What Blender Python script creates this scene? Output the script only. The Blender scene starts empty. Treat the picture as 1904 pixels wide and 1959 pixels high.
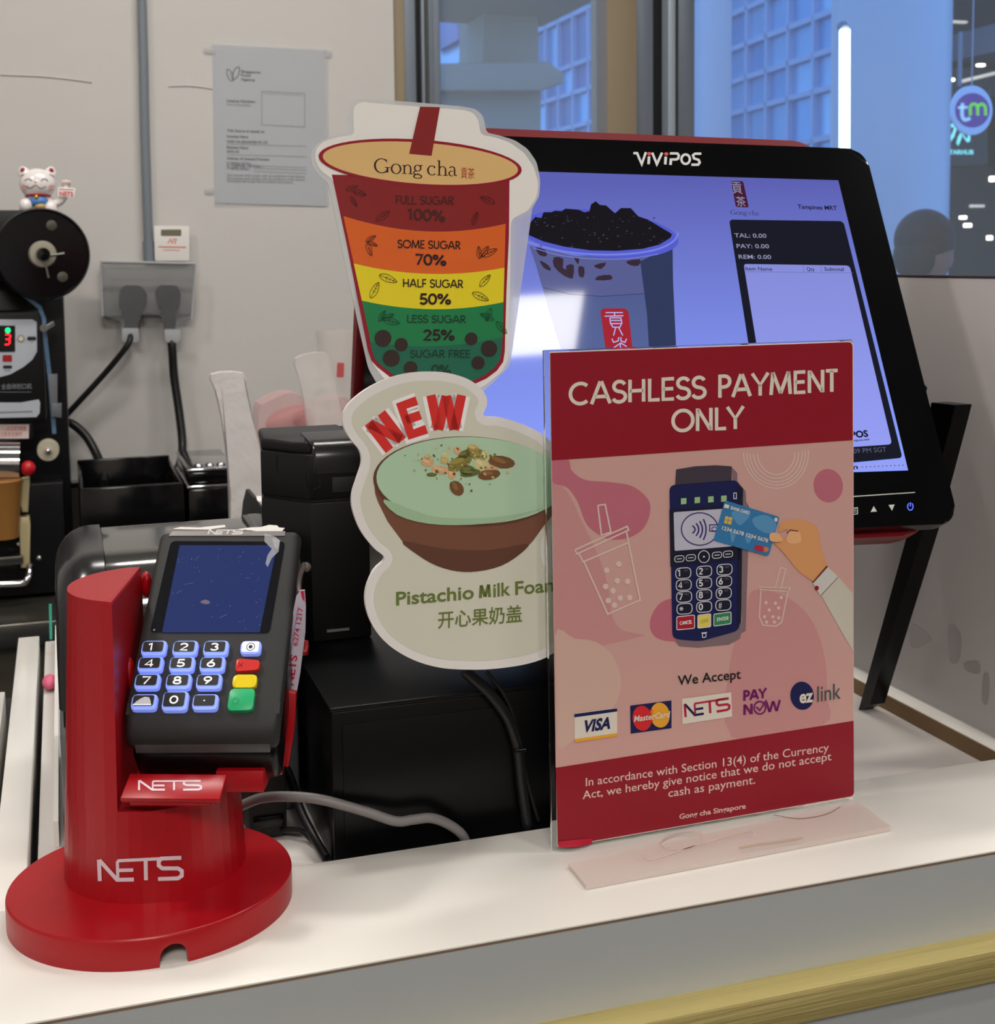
import bpy, bmesh, math, random
from mathutils import Vector, Matrix
from mathutils.geometry import tessellate_polygon
random.seed(7)
SC = bpy.context.scene
COL = SC.collection
# ------------------------------------------------------------ camera
EYE = Vector((0, 0, 0.3556))
FPX, CX, CY = 2546.0, 952.0, 716.0
def _basis(yaw, pit, rol):
    cy, sy, cp, sp = math.cos(yaw), math.sin(yaw), math.cos(pit), math.sin(pit)
    fwd = Vector((sy*cp, cy*cp, -sp)); right = Vector((cy, -sy, 0)); down = -right.cross(fwd)
    cr, sr = math.cos(rol), math.sin(rol)
    return cr*right + sr*down, -sr*right + cr*down, fwd
RT, DN, FW = _basis(math.radians(18.14), math.radians(4.965), math.radians(.648))
cd = bpy.data.cameras.new('camera'); cam = bpy.data.objects.new('camera', cd); COL.objects.link(cam)
cam.matrix_world = Matrix(((RT.x, -DN.x, -FW.x, EYE.x), (RT.y, -DN.y, -FW.y, EYE.y), (RT.z, -DN.z, -FW.z, EYE.z), (0, 0, 0, 1)))
cd.sensor_fit = 'HORIZONTAL'; cd.sensor_width = 36; cd.lens = FPX/1904*36
cd.shift_y = -(979.5-CY)/1904; cd.clip_start = .02; cd.clip_end = 200
cd.dof.use_dof = True; cd.dof.focus_distance = .76; cd.dof.aperture_fstop = 26
SC.camera = cam
# ------------------------------------------------------------ world, exposure
SC.view_settings.view_transform = 'Standard'; SC.view_settings.look = 'None'
SC.view_settings.gamma = 1; SC.view_settings.use_curve_mapping = False
SC.view_settings.exposure = 0.0
W = bpy.data.worlds.new('dusk_sky'); SC.world = W; W.use_nodes = True
nt = W.node_tree; bg = nt.nodes['Background']
tc = nt.nodes.new('ShaderNodeTexCoord'); sp_ = nt.nodes.new('ShaderNodeSeparateXYZ'); rp = nt.nodes.new('ShaderNodeValToRGB')
nt.links.new(tc.outputs['Generated'], sp_.inputs[0]); nt.links.new(sp_.outputs['Z'], rp.inputs[0]); nt.links.new(rp.outputs[0], bg.inputs[0])
rp.color_ramp.elements[0].position = 0; rp.color_ramp.elements[0].color = (.20, .42, .84, 1)
rp.color_ramp.elements[1].position = .6; rp.color_ramp.elements[1].color = (.13, .30, .74, 1)
bg.inputs[1].default_value = 1.8
# ------------------------------------------------------------ helpers
def lin(c):
    return tuple((v/255/12.92 if v/255 <= .04045 else ((v/255+.055)/1.055)**2.4) for v in c)
def ray(x, y): return RT*((x-CX)/FPX) + DN*((y-CY)/FPX) + FW
def hy(x, y, Y): d = ray(x, y); return EYE + d*(Y/d.y)
def hz(x, y, z): d = ray(x, y); return EYE + d*((z-EYE.z)/d.z)
def hx(x, y, X): d = ray(x, y); return EYE + d*(X/d.x)
_M = {}
def mat(name, c, rough=.5, metal=0., bump=0., bscale=200., var=0., vscale=6., emit=0., alpha=1., trans=0., coat=0., ior=1.45, stretch=None, spec=.5, ecol=None):
    if name in _M: return _M[name]
    m = bpy.data.materials.new(name); m.use_nodes = True; t = m.node_tree; b = t.nodes['Principled BSDF']
    col = lin(c)+(1,)
    b.inputs['Base Color'].default_value = col
    b.inputs['Roughness'].default_value = rough; b.inputs['Metallic'].default_value = metal
    b.inputs['IOR'].default_value = ior; b.inputs['Coat Weight'].default_value = coat; b.inputs['Coat Roughness'].default_value = .06
    b.inputs['Specular IOR Level'].default_value = spec
    if trans: b.inputs['Transmission Weight'].default_value = trans
    if alpha < 1: b.inputs['Alpha'].default_value = alpha
    if emit:
        b.inputs['Emission Color'].default_value = lin(ecol or c)+(1,); b.inputs['Emission Strength'].default_value = emit
    g = t.nodes.new('ShaderNodeTexCoord'); mp = t.nodes.new('ShaderNodeMapping'); t.links.new(g.outputs['Object'], mp.inputs[0])
    if stretch: mp.inputs['Scale'].default_value = stretch
    if var or (not bump and not trans and alpha == 1):
        n = t.nodes.new('ShaderNodeTexNoise'); n.inputs['Scale'].default_value = vscale; n.inputs['Detail'].default_value = 5
        t.links.new(mp.outputs[0], n.inputs['Vector'])
        mx = t.nodes.new('ShaderNodeMixRGB'); v = var or .015
        mx.inputs[1].default_value = tuple(min(1, k*(1-v)) for k in col[:3])+(1,)
        mx.inputs[2].default_value = tuple(min(1, k*(1+v)) for k in col[:3])+(1,)
        t.links.new(n.outputs[0], mx.inputs[0]); t.links.new(mx.outputs[0], b.inputs['Base Color'])
    if bump:
        n = t.nodes.new('ShaderNodeTexNoise'); n.inputs['Scale'].default_value = bscale; n.inputs['Detail'].default_value = 4
        t.links.new(mp.outputs[0], n.inputs['Vector'])
        bp = t.nodes.new('ShaderNodeBump'); bp.inputs['Strength'].default_value = bump; bp.inputs['Distance'].default_value = .004
        t.links.new(n.outputs[0], bp.inputs['Height']); t.links.new(bp.outputs[0], b.inputs['Normal'])
    _M[name] = m; return m
class Fr:
    """a flat frame in the scene: origin, right, down, outward normal"""
    def __init__(s, O, U, V):
        s.O = Vector(O); s.U = Vector(U).normalized(); V = Vector(V); s.N = -(s.U.cross(V)).normalized(); s.V = s.U.cross(s.N)
    def pt(s, a, b, c=0): return s.O + s.U*a + s.V*b + s.N*c
    def px(s, x, y, c=0):
        d = ray(x, y); O = s.O + s.N*c; t = (O-EYE).dot(s.N)/d.dot(s.N); q = EYE + d*t - s.O
        return q.dot(s.U), q.dot(s.V)
    def w(s, x, y, c=0): a, b = s.px(x, y, c); return s.pt(a, b, c)
    def shift(s, c): f = Fr(s.O + s.N*c, s.U, s.V); return f
def catmull(pts, n=8, closed=False):
    P = [Vector(p) for p in pts]; out = []; N = len(P)
    rng = range(N) if closed else range(N-1)
    for i in rng:
        p0 = P[(i-1) % N] if closed or i > 0 else P[0]; p1 = P[i]; p2 = P[(i+1) % N]
        p3 = P[(i+2) % N] if closed or i+2 < N else P[-1]
        for k in range(n):
            t = k/n
            out.append(.5*((2*p1)+(p2-p0)*t+(2*p0-5*p1+4*p2-p3)*t*t+(3*p1-p0-3*p2+p3)*t**3))
    if not closed: out.append(P[-1])
    return out
class MB:
    def __init__(s): s.v = []; s.f = []; s.m = []; s.mats = []
    def mi(s, m):
        if m not in s.mats: s.mats.append(m)
        return s.mats.index(m)
    def add(s, vs, fs, m):
        o = len(s.v); k = s.mi(m); s.v += [tuple(v) for v in vs]
        for f in fs: s.f.append(tuple(i+o for i in f)); s.m.append(k)
    def bm(s, b, m):
        b.verts.ensure_lookup_table(); b.verts.index_update()
        s.add([v.co.copy() for v in b.verts], [[v.index for v in f.verts] for f in b.faces], m); b.free()
    def box(s, x0, x1, y0, y1, z0, z1, m, r=0, fr=None, seg=2):
        b = bmesh.new(); bmesh.ops.create_cube(b, size=1)
        for v in b.verts: v.co = Vector(((x0+x1)/2+v.co.x*(x1-x0), (y0+y1)/2+v.co.y*(y1-y0), (z0+z1)/2+v.co.z*(z1-z0)))
        if r: bmesh.ops.bevel(b, geom=list(b.edges), offset=r, segments=seg, profile=.5, affect='EDGES')
        if fr:
            for v in b.verts: v.co = fr.pt(*v.co)
        s.bm(b, m); return s
    def prism(s, fr, pts, c0, c1, m, r=0, seg=2):
        """outline pts (a,b) in frame fr, extruded between c0 and c1 along its normal"""
        b = bmesh.new(); n = len(pts)
        A = [b.verts.new(fr.pt(p[0], p[1], c0)) for p in pts]; B = [b.verts.new(fr.pt(p[0], p[1], c1)) for p in pts]
        fa = b.faces.new(A); fb = b.faces.new(list(reversed(B)))
        for i in range(n): b.faces.new((A[i], B[i], B[(i+1) % n], A[(i+1) % n]))
        if r:
            es = [e for e in b.edges if (e in fa.edges or e in fb.edges)]
            bmesh.ops.bevel(b, geom=es, offset=r, segments=seg, profile=.5, affect='EDGES')
        bmesh.ops.triangulate(b, faces=[f for f in b.faces if len(f.verts) > 4])
        bmesh.ops.recalc_face_normals(b, faces=b.faces)
        s.bm(b, m); return s
    def tube(s, pts, r, m, n=10, smooth=6, caps=True):
        P = catmull(pts, smooth) if smooth else [Vector(p) for p in pts]; N = len(P); vs = []; fs = []; up = None
        for i, p in enumerate(P):
            t = (P[min(i+1, N-1)]-P[max(i-1, 0)]).normalized()
            if up is None: up = t.orthogonal().normalized()
            up = (up - t*up.dot(t)).normalized(); sd = t.cross(up); rr = r(i/(N-1)) if callable(r) else r
            for k in range(n): a = 2*math.pi*k/n; vs.append(p+(up*math.cos(a)+sd*math.sin(a))*rr)
        for i in range(N-1):
            for k in range(n): fs.append((i*n+k, i*n+(k+1) % n, (i+1)*n+(k+1) % n, (i+1)*n+k))
        if caps: fs.append(tuple(range(n-1, -1, -1))); fs.append(tuple((N-1)*n+k for k in range(n)))
        s.add(vs, fs, m); return s
    def lathe(s, O, axis, prof, m, n=40, sx=1, ref=None):
        """prof: (radius, height) along axis"""
        ax = Vector(axis).normalized(); u = Vector(ref).normalized() if ref else ax.orthogonal().normalized(); w = ax.cross(u); O = Vector(O); vs = []; fs = []
        for r, h in prof:
            for k in range(n): a = 2*math.pi*k/n; vs.append(O+ax*h+u*(r*math.cos(a))*sx+w*(r*math.sin(a)))
        for i in range(len(prof)-1):
            for k in range(n): fs.append((i*n+k, i*n+(k+1) % n, (i+1)*n+(k+1) % n, (i+1)*n+k))
        if prof[0][0] > 1e-6: fs.append(tuple(range(n-1, -1, -1)))
        if prof[-1][0] > 1e-6: fs.append(tuple((len(prof)-1)*n+k for k in range(n)))
        s.add(vs, fs, m); return s
    def ball(s, c, rx, ry, rz, m, n=20, M=None):
        b = bmesh.new(); bmesh.ops.create_uvsphere(b, u_segments=n, v_segments=max(8, n//2), radius=1)
        for v in b.verts:
            q = Vector((v.co.x*rx, v.co.y*ry, v.co.z*rz)); v.co = Vector(c)+(M @ q if M else q)
        s.bm(b, m); return s
    def build(s, name, parent=None, label=None, smooth=True):
        me = bpy.data.meshes.new(name); me.from_pydata(s.v, [], s.f)
        for m in s.mats: me.materials.append(m)
        me.polygons.foreach_set('material_index', s.m)
        if smooth: me.shade_smooth(); me.set_sharp_from_angle(angle=math.radians(38))
        me.update(); o = bpy.data.objects.new(name, me); COL.objects.link(o)
        if parent is not None:
            o.parent = parent
            o.matrix_parent_inverse = Matrix.Translation(-Vector(parent.location)) if parent.type == 'EMPTY' else Matrix.Identity(4)
        if label: o['label'] = label
        return o
_T = {}
def glyphs(s, bold=0.):
    k = (s, bold)
    if k not in _T:
        c = bpy.data.curves.new('t', 'FONT'); c.body = s; c.size = 1; c.offset = bold; c.resolution_u = 3
        o = bpy.data.objects.new('t', c); COL.objects.link(o); bpy.context.view_layer.update()
        me = bpy.data.meshes.new_from_object(o.evaluated_get(bpy.context.evaluated_depsgraph_get()))
        _T[k] = ([v.co.to_2d() for v in me.vertices], [tuple(p.vertices) for p in me.polygons])
        bpy.data.objects.remove(o); bpy.data.curves.remove(c); bpy.data.meshes.remove(me)
    return _T[k]
CAP = .69
class Art(MB):
    """flat print lying on a surface; every shape is laid onto the surface by surf(x, y, lift)"""
    def __init__(s, surf, step=.00012): super().__init__(); s.surf = surf if callable(surf) else surf.w; s.step = step
    def P(s, p, l): return s.surf(p[0], p[1], s.step*l)
    def poly(s, pts, m, l=1, smooth=0):
        if smooth: pts = catmull([Vector(p).to_2d() if len(p) > 2 else Vector((p[0], p[1])) for p in pts], smooth, True)
        tri = tessellate_polygon([[Vector((p[0], p[1], 0)) for p in pts]])
        s.add([s.P(p, l) for p in pts], tri, m); return s
    def ell(s, cx, cy, rx, ry, m, l=1, rot=0, n=48, a0=0, a1=360):
        r = math.radians(rot); pts = []
        for k in range(n + (a1-a0 < 360)):
            a = math.radians(a0+(a1-a0)*k/n); x = rx*math.cos(a); y = ry*math.sin(a)
            pts.append((cx+x*math.cos(r)-y*math.sin(r), cy+x*math.sin(r)+y*math.cos(r)))
        return s.poly(pts, m, l)
    def line(s, pts, w, m, l=1, smooth=0, closed=False, mit=.4):
        pts = [Vector((p[0], p[1])) for p in pts]
        if smooth: pts = catmull(pts, smooth, closed)
        N = len(pts); L = []; Rr = []
        for i, p in enumerate(pts):
            a = pts[(i-1) % N] if closed or i > 0 else None; b = pts[(i+1) % N] if closed or i < N-1 else None
            d1 = (p-a).normalized() if a is not None else (b-p).normalized(); d2 = (b-p).normalized() if b is not None else d1
            t = d1+d2; t = t.normalized() if t.length > 1e-6 else d1
            n = Vector((-t.y, t.x)); c = max(mit, n.dot(Vector((-d1.y, d1.x))))
            ww = (w[i] if isinstance(w, (list, tuple)) and not smooth else (w(i/(N-1)) if callable(w) else w))/2/c
            L.append(p+n*ww); Rr.append(p-n*ww)
        vs = [s.P(p, l) for p in L]+[s.P(p, l) for p in Rr]
        fs = [(i, (i+1) % N, N+(i+1) % N, N+i) for i in range(N if closed else N-1)]
        s.add(vs, fs, m); return s
    def ring(s, cx, cy, rx, ry, w, m, l=1, rot=0, a0=0, a1=360, n=48):
        r = math.radians(rot); pts = []; cl = a1-a0 >= 360
        for k in range(n if cl else n+1):
            a = math.radians(a0+(a1-a0)*k/n); x = rx*math.cos(a); y = ry*math.sin(a)
            pts.append((cx+x*math.cos(r)-y*math.sin(r), cy+x*math.sin(r)+y*math.cos(r)))
        return s.line(pts, w, m, l, closed=cl)
    def rrect(s, q, r, m, l=1):
        return s.poly(rquad(q, r), m, l)
    def text(s, t, p0, p1, cap, m, l=1, bold=0., up=None, slant=0.):
        V, Fc = glyphs(t, bold); xs = [v.x for v in V]; x0, x1 = min(xs), max(xs)
        p0 = Vector(p0); p1 = Vector(p1); d = (p1-p0)/(x1-x0); u = Vector(up)*cap if up else Vector((0, -cap))
        vs = []
        for v in V:
            q = p0 + d*(v.x-x0) + u*(v.y/CAP); q = q + (p1-p0).normalized()*(slant*cap*v.y/CAP); vs.append(s.P(q, l))
        s.add(vs, Fc, m); return s
def rquad(q, r, n=5):
    """rounded version of a quad / polygon given as points"""
    q = [Vector((p[0], p[1])) for p in q]; out = []; N = len(q)
    for i, p in enumerate(q):
        a = (q[i-1]-p); b = (q[(i+1) % N]-p); rr = r[i] if isinstance(r, (list, tuple)) else r
        rr = min(rr, a.length*.49, b.length*.49)
        A = p+a.normalized()*rr; B = p+b.normalized()*rr
        for k in range(n+1): t = k/n; out.append(A*(1-t)**2+p*2*t*(1-t)+B*t*t)
    return out

def _a(cx, cy, rx, ry, a0, a1, n=14): return [(cx+rx*math.cos(math.radians(a0+(a1-a0)*k/n)), cy+ry*math.sin(math.radians(a0+(a1-a0)*k/n))) for k in range(n+1)]
GO = {  # advance, strokes; baseline 0, cap height 1
 'A': (.84, [[(.05, 0), (.40, 1)], [(.44, 1), (.79, 0)], [(.19, .32), (.65, .32)]]), 'C': (.86, [_a(.47, .5, .40, .45, 48, 312, 20)]), 'S': (.62, [_a(.32, .73, .22, .22, 20, 250, 12)+_a(.31, .27, .25, .23, 70, -160, 12)]),
 'H': (.78, [[(.12, 0), (.12, 1)], [(.66, 0), (.66, 1)], [(.12, .5), (.66, .5)]]), 'L': (.54, [[(.12, 1), (.12, .05), (.52, .05)]]), 'E': (.60, [[(.55, .95), (.12, .95), (.12, .05), (.55, .05)], [(.12, .51), (.52, .51)]]),
 'F': (.56, [[(.52, .95), (.12, .95), (.12, 0)], [(.12, .49), (.48, .49)]]), 'P': (.62, [[(.12, 0), (.12, .95), (.30, .95)]+_a(.31, .71, .23, .24, 80, -80, 8)+[(.12, .46)]]), 'R': (.66, [[(.12, 0), (.12, .95), (.30, .95)]+_a(.31, .71, .23, .24, 80, -80, 8)+[(.12, .47)], [(.30, .47), (.60, 0)]]),
 'Y': (.74, [[(.03, 1), (.37, .47), (.71, 1)], [(.37, .5), (.37, 0)]]), 'M': (1.0, [[(.09, 0), (.17, 1)], [(.17, 1), (.50, .06)], [(.50, .06), (.83, 1)], [(.83, 1), (.91, 0)]]), 'N': (.80, [[(.12, 0), (.12, 1)], [(.14, .96), (.66, .04)], [(.68, 0), (.68, 1)]]), 'T': (.54, [[(.02, .94), (.52, .94)], [(.27, .94), (.27, 0)]]),
 'O': (1.0, [_a(.5, .5, .42, .45, 90, 450, 30)]), 'G': (.94, [_a(.48, .5, .40, .45, 46, 360, 24)+[(.56, .5)]]), 'U': (.74, [[(.12, 1)]+_a(.37, .34, .25, .29, 180, 360, 12)+[(.62, 1)]]), 'W': (1.1, [[(.06, 1), (.29, 0)], [(.31, 0), (.54, .98)], [(.56, .98), (.79, 0)], [(.81, 0), (1.04, 1)]]),
 'V': (.78, [[(.05, 1), (.38, 0)], [(.40, 0), (.73, 1)]]), 'I': (.24, [[(.12, 0), (.12, 1)]]), 'K': (.70, [[(.12, 0), (.12, 1)], [(.62, 1), (.14, .45), (.66, 0)]]), 'B': (.62, [[(.12, .5), (.12, .95), (.28, .95)]+_a(.3, .74, .19, .21, 80, -80, 8)+[(.12, .53), (.3, .53)]+_a(.31, .29, .23, .24, 80, -80, 8)+[(.12, .05), (.12, .5)]]), 'D': (.8, [[(.12, .05), (.12, .95), (.30, .95)]+_a(.32, .5, .38, .45, 85, -85, 14)+[(.12, .05)]]),
 '0': (.64, [_a(.32, .5, .24, .45, 90, 450, 26)]), '1': (.42, [[(.04, .80), (.24, .97), (.24, 0)]]), '2': (.62, [_a(.31, .70, .22, .25, 165, -25, 12)+[(.10, .05), (.56, .05)]]), '3': (.60, [_a(.29, .73, .19, .22, 160, -80, 12), _a(.29, .28, .22, .23, 82, -160, 12)]),
 '4': (.64, [[(.46, 0), (.46, .95), (.06, .28), (.60, .28)]]), '5': (.60, [[(.52, .95), (.18, .95), (.13, .53)]+_a(.29, .31, .23, .26, 120, -150, 14)]), '6': (.62, [_a(.31, .31, .22, .26, 140, 500, 22), [(.42, .97), (.14, .46)]]), '7': (.58, [[(.05, .95), (.52, .95), (.20, 0)]]),
 '8': (.60, [_a(.3, .74, .18, .21, 90, 450, 20), _a(.3, .28, .22, .23, 90, 450, 20)]), '9': (.62, [_a(.31, .69, .22, .26, -40, 320, 22), [(.20, .03), (.48, .54)]]), '%': (.94, [_a(.2, .76, .13, .17, 90, 450, 16), _a(.74, .22, .13, .17, 90, 450, 16), [(.72, .97), (.22, .03)]]), ' ': (.34, [])}
def gtext(art, t, p0, p1, cap, m, l=1, w=.14, up=(0, -1)):
    tot = sum(GO[c][0] for c in t)-.08; P0_ = Vector(p0); D = (Vector(p1)-P0_)/tot; U_ = Vector(up)*cap; x = -.04
    for c in t:
        ad, st_ = GO[c]
        for s_ in st_: art.line([P0_+D*(x+q[0])+U_*q[1] for q in s_], cap*w, m, l, mit=.78)
        x += ad
def thing(name, label, cat, loc, group=None):
    o = bpy.data.objects.new(name, None); o.empty_display_size = .02; o.location = loc; COL.objects.link(o)
    o['label'] = label; o['category'] = cat
    if group: o['group'] = group
    return o
def tag(o, label, cat, group=None):
    o['label'] = label; o['category'] = cat
    if group: o['group'] = group
    return o
def struct(o, label=None):
    o['kind'] = 'structure'
    if label: o['label'] = label
    return o
# ------------------------------------------------------------ materials
LAM = mat('white_laminate', (232, 229, 223), rough=.16, var=.02, vscale=9)
LAM2 = mat('dull_laminate', (205, 200, 196), rough=.35, var=.03, vscale=14)
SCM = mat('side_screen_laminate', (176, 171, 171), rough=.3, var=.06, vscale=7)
APR = mat('grey_laminate', (166, 170, 174), rough=.5, var=.02, vscale=30)
EDGE = mat('laminate_joint', (120, 100, 84), rough=.6)
GOLD = mat('brushed_gold', (240, 222, 150), rough=.36, metal=.72, bump=.35, bscale=90, stretch=(.06, 1, 3))
WALLM = mat('painted_wall', (204, 201, 198), rough=.75, bump=.25, bscale=26, var=.035, vscale=2.2)
CEIL = mat('ceiling_paint', (205, 203, 198), rough=.9, var=.01)
FLOORM = mat('floor_tiles', (62, 58, 54), rough=.4, var=.06, vscale=4)
BLK = mat('black_plastic', (16, 16, 17), rough=.42, bump=.05, bscale=1500, spec=.35)
BLKG = mat('gloss_black_plastic', (9, 9, 11), rough=.14)
BLKM = mat('matt_black_plastic', (34, 34, 34), rough=.6, bump=.08, bscale=1800)
BOXM = mat('black_metal_box', (8, 8, 9), rough=.3, var=.02, spec=.22)
RED = mat('red_plastic', (160, 9, 22), rough=.33, var=.02, vscale=20)
REDD = mat('dark_red_plastic', (120, 14, 26), rough=.3)
STEEL = mat('stainless_steel', (150, 148, 142), rough=.28, metal=1, var=.05, vscale=5)
CHROME = mat('chrome', (205, 205, 208), rough=.12, metal=1)
DSTEEL = mat('dark_counter_steel', (70, 68, 62), rough=.35, metal=.6, var=.06, vscale=3)
ALU = mat('grey_aluminium', (128, 138, 152), rough=.4, metal=.35)
ALUL = mat('pale_lit_aluminium', (176, 190, 206), rough=.4, metal=.3)  # aluminium lightened in colour for the lit face of the window post
OLIV = mat('dark_frame_seal', (70, 74, 66), rough=.6)
TAN = mat('tan_window_post', (150, 136, 112), rough=.6, var=.03)
GASK = mat('black_gasket', (12, 13, 15), rough=.6)
WHT = mat('white_card', (232, 229, 224), rough=.45)
PAPER = mat('white_paper', (222, 224, 228), rough=.6)
CABG = mat('grey_cable_sheath', (120, 116, 116), rough=.45)
CABB = mat('black_cable_sheath', (16, 16, 17), rough=.42)
ACR = mat('clear_acrylic', (240, 246, 244), rough=.02, trans=1, ior=1.3)
CLEAR = mat('clear_film', (235, 235, 235), rough=.12, alpha=.22, spec=.8)
MILK = mat('milky_plastic_film', (232, 228, 226), rough=.4, alpha=.78, bump=.5, bscale=40)
MILK2 = mat('thin_milky_film', (236, 230, 226), rough=.35, alpha=.38, bump=.5, bscale=40)
PINKF = mat('pink_tinted_film', (226, 178, 176), rough=.3, alpha=.36, bump=.5, bscale=30)
GLASS = mat('window_glass', (225, 235, 240), rough=.0, alpha=.13, spec=.7)

# ------------------------------------------------------------ room shell
YW = 2.555
XL, XR, YB, ZF, ZC = -1.7, 3.4, -2.6, -1.05, 1.72
struct(MB().box(XL, XR, YB, YW+.1, ZF-.06, ZF, FLOORM).build('floor'))
struct(MB().box(XL, XR, YB, YW+.1, ZC, ZC+.06, CEIL).build('ceiling'))
struct(MB().box(XL-.1, XL, YB, YW+.1, ZF, ZC, WALLM).build('wall_left'))
struct(MB().box(XR, XR+.1, YB, YW+.1, ZF, ZC, WALLM).build('wall_right'))
struct(MB().box(XL, XR, YB-.1, YB, ZF, ZC, mat('far_shop_wall', (175, 168, 160), rough=.7)).build('wall_front'))
WX0 = hy(752, 0, YW).x; WX1 = 3.05; WZ0 = .14; WZ1 = 1.45
wb = MB().box(XL, WX0, YW, YW+.1, ZF, ZC, WALLM)
wb.box(WX0, WX1, YW, YW+.1, ZF, WZ0, WALLM).box(WX0, WX1, YW, YW+.1, WZ1, ZC, WALLM).box(WX1, XR, YW, YW+.1, ZF, ZC, WALLM)
wall = struct(wb.build('wall_back'))
crk = MB()
for a, b in (((0, 143), (176, 157)), ((322, 165), (408, 170))):
    A, B = hy(*a, YW-.0015), hy(*b, YW-.0015); crk.tube([A, (A+B)/2+Vector((0, 0, .003)), B], .0009, WALLM, n=6)
crk.build('plaster_seam', wall)
# window frame members, set back in the opening
def vbar(x0, x1, y0, y1, m, mb=None, Y=YW):
    a = hy(x0, 100, Y).x; b = hy(x1, 100, Y).x
    return (mb or MB()).box(a, b, y0, y1, WZ0, WZ1, m, r=.002)
wn = bpy.data.objects.new('window_1', None); COL.objects.link(wn); wn.location = (WX0, YW, WZ0); wn['kind'] = 'structure'; wn['label'] = 'shop window with tan and grey aluminium uprights behind the monitor'
vbar(753.5, 778, YW+.012, YW+.09, TAN).build('window_reveal', wn)
vbar(778, 801, YW+.02, YW+.09, ALU).build('window_jamb', wn)
vbar(801, 812, YW+.03, YW+.09, GASK).build('window_seal', wn)
j = vbar(812, 835, YW+.02, YW+.09, ALU); vbar(818, 824, YW+.012, YW+.03, OLIV, j); vbar(835, 851, YW+.03, YW+.09, ALU, j); j.build('window_jamb', wn)
vbar(1162, 1219, YW+.0, YW+.09, TAN).build('window_post', wn)
vbar(1219, 1256, YW+.015, YW+.09, ALU).build('window_post', wn)
vbar(1256, 1279, YW+.03, YW+.09, GASK).build('window_seal', wn)
j = vbar(1279, 1293, YW+.0, YW+.09, ALUL); vbar(1293, 1310, YW+.03, YW+.09, OLIV, j); vbar(1310, 1342, YW+.03, YW+.09, ALU, j); j.build('window_post', wn)
j = MB().box(WX0, WX1, YW, YW+.09, WZ0-.001, WZ0+.05, ALU, r=.003).box(WX0, WX1, YW, YW+.09, WZ1-.05, WZ1+.001, ALU, r=.003).box(WX1-.05, WX1, YW, YW+.09, WZ0, WZ1, ALU, r=.003)
j.build('window_frame', wn)
MB().box(hy(851, 100, YW).x-.01, hy(1162, 100, YW).x+.01, YW+.055, YW+.061, WZ0+.02, WZ1-.02, GLASS).build('window_pane', wn)
MB().box(hy(1342, 100, YW).x-.01, WX1-.04, YW+.055, YW+.061, WZ0+.02, WZ1-.02, GLASS).build('window_pane', wn)

# lamps in the ceiling
def ceil_lamp(x, y, w, d, power, label, col=(1, .955, .90)):
    t = thing('ceiling_light', label, 'ceiling light', (x, y, ZC))
    MB().box(x-w/2-.02, x+w/2+.02, y-d/2-.02, y+d/2+.02, ZC-.02, ZC-.001, WHT, r=.003).build('housing', t)
    MB().box(x-w/2, x+w/2, y-d/2, y+d/2, ZC-.024, ZC-.0205, mat('lamp_diffuser', (255, 246, 232), emit=4.)).build('diffuser', t)
    l = bpy.data.lights.new('lamp_light', 'AREA'); l.shape = 'RECTANGLE'; l.size = w; l.size_y = d; l.energy = power; l.color = col
    o = bpy.data.objects.new('lamp_light', l); o.location = (x, y, ZC-.03); COL.objects.link(o); o.parent = t; o.matrix_parent_inverse = Matrix.Translation((-x, -y, -ZC))
ceil_lamp(.78, -.23, .15, .15, 6.5, 'small bright square ceiling light above the customer side')
ceil_lamp(-.3, -1.5, .6, .6, 48, 'large square fill light added in the ceiling behind the customer', (1, .95, .88))  # lamp added as front fill so upright surfaces get more light
ceil_lamp(.35, 1.5, .9, .16, 16.5, 'long ceiling light over the kitchen by the back wall', (1, .955, .90))
ceil_lamp(-.75, .95, .2, .2, 11, 'small square ceiling light left of the counter')
ceil_lamp(1.7, .3, .2, .2, 12, 'small square ceiling light right of the counter')

# ------------------------------------------------------------ front counter
CXL = -.0265
ct = thing('service_counter', 'white laminate service counter with grey front and gold strip', 'counter', (.3, .7, ZF))
MB().box(-.9, 1.5, .6376, .7575, -.0012, 0, LAM, r=.0003).box(-.9, 1.5, .645, .7575, -.018, -.0012, LAM).build('front_ledge', ct)
MB().box(-.9, 1.5, .6378, .642, -.0026, -.0012, EDGE).build('laminate_seam', ct)
MB().box(-.9, 1.5, .6379, .655, -.2, -.0024, APR).build('apron', ct)
gz = -.0505; gy = hz(1500, 1902, gz).y; gb = hy(1535, 1958.8, gy).z
MB().box(-.9, 1.5, gy, .6385, gb, gz, GOLD, r=.0012).build('gold_strip', ct)
MB().box(-.9, 1.5, gy+.008, .66, -.118, gb, APR).build('lower_apron', ct)
MB().box(-.9, 1.5, gy+.004, .66, -.13, -.118, GOLD).build('lower_gold_strip', ct)
MB().box(-.88, 1.48, gy+.012, .70, ZF, -.13, APR).build('counter_front', ct)
MB().box(CXL, .6262, .7585, 1.352, -.03, -.013, LAM2, r=.0008).build('sunken_worktop', ct)
MB().box(-.0502, -.0310, .7575, 1.327, -.06, 0, LAM, r=.001).build('side_strip', ct)
MB().box(-.075, -.0562, .7575, 1.164, -.06, -.001, LAM, r=.001).build('outer_side_strip', ct)
MB().box(-.40, 1.48, .70, .7585, -.2, -.019, BLKM).build('carcass', ct)
MB().box(-.07, .64, .76, 1.34, -.1, -.062, BLKM).build('carcass', ct)
t_ = MB().box(.6255, .6412, .7575, 1.352, -.02, 0, LAM, r=.0006); t_.build('side_trim', ct)
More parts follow.
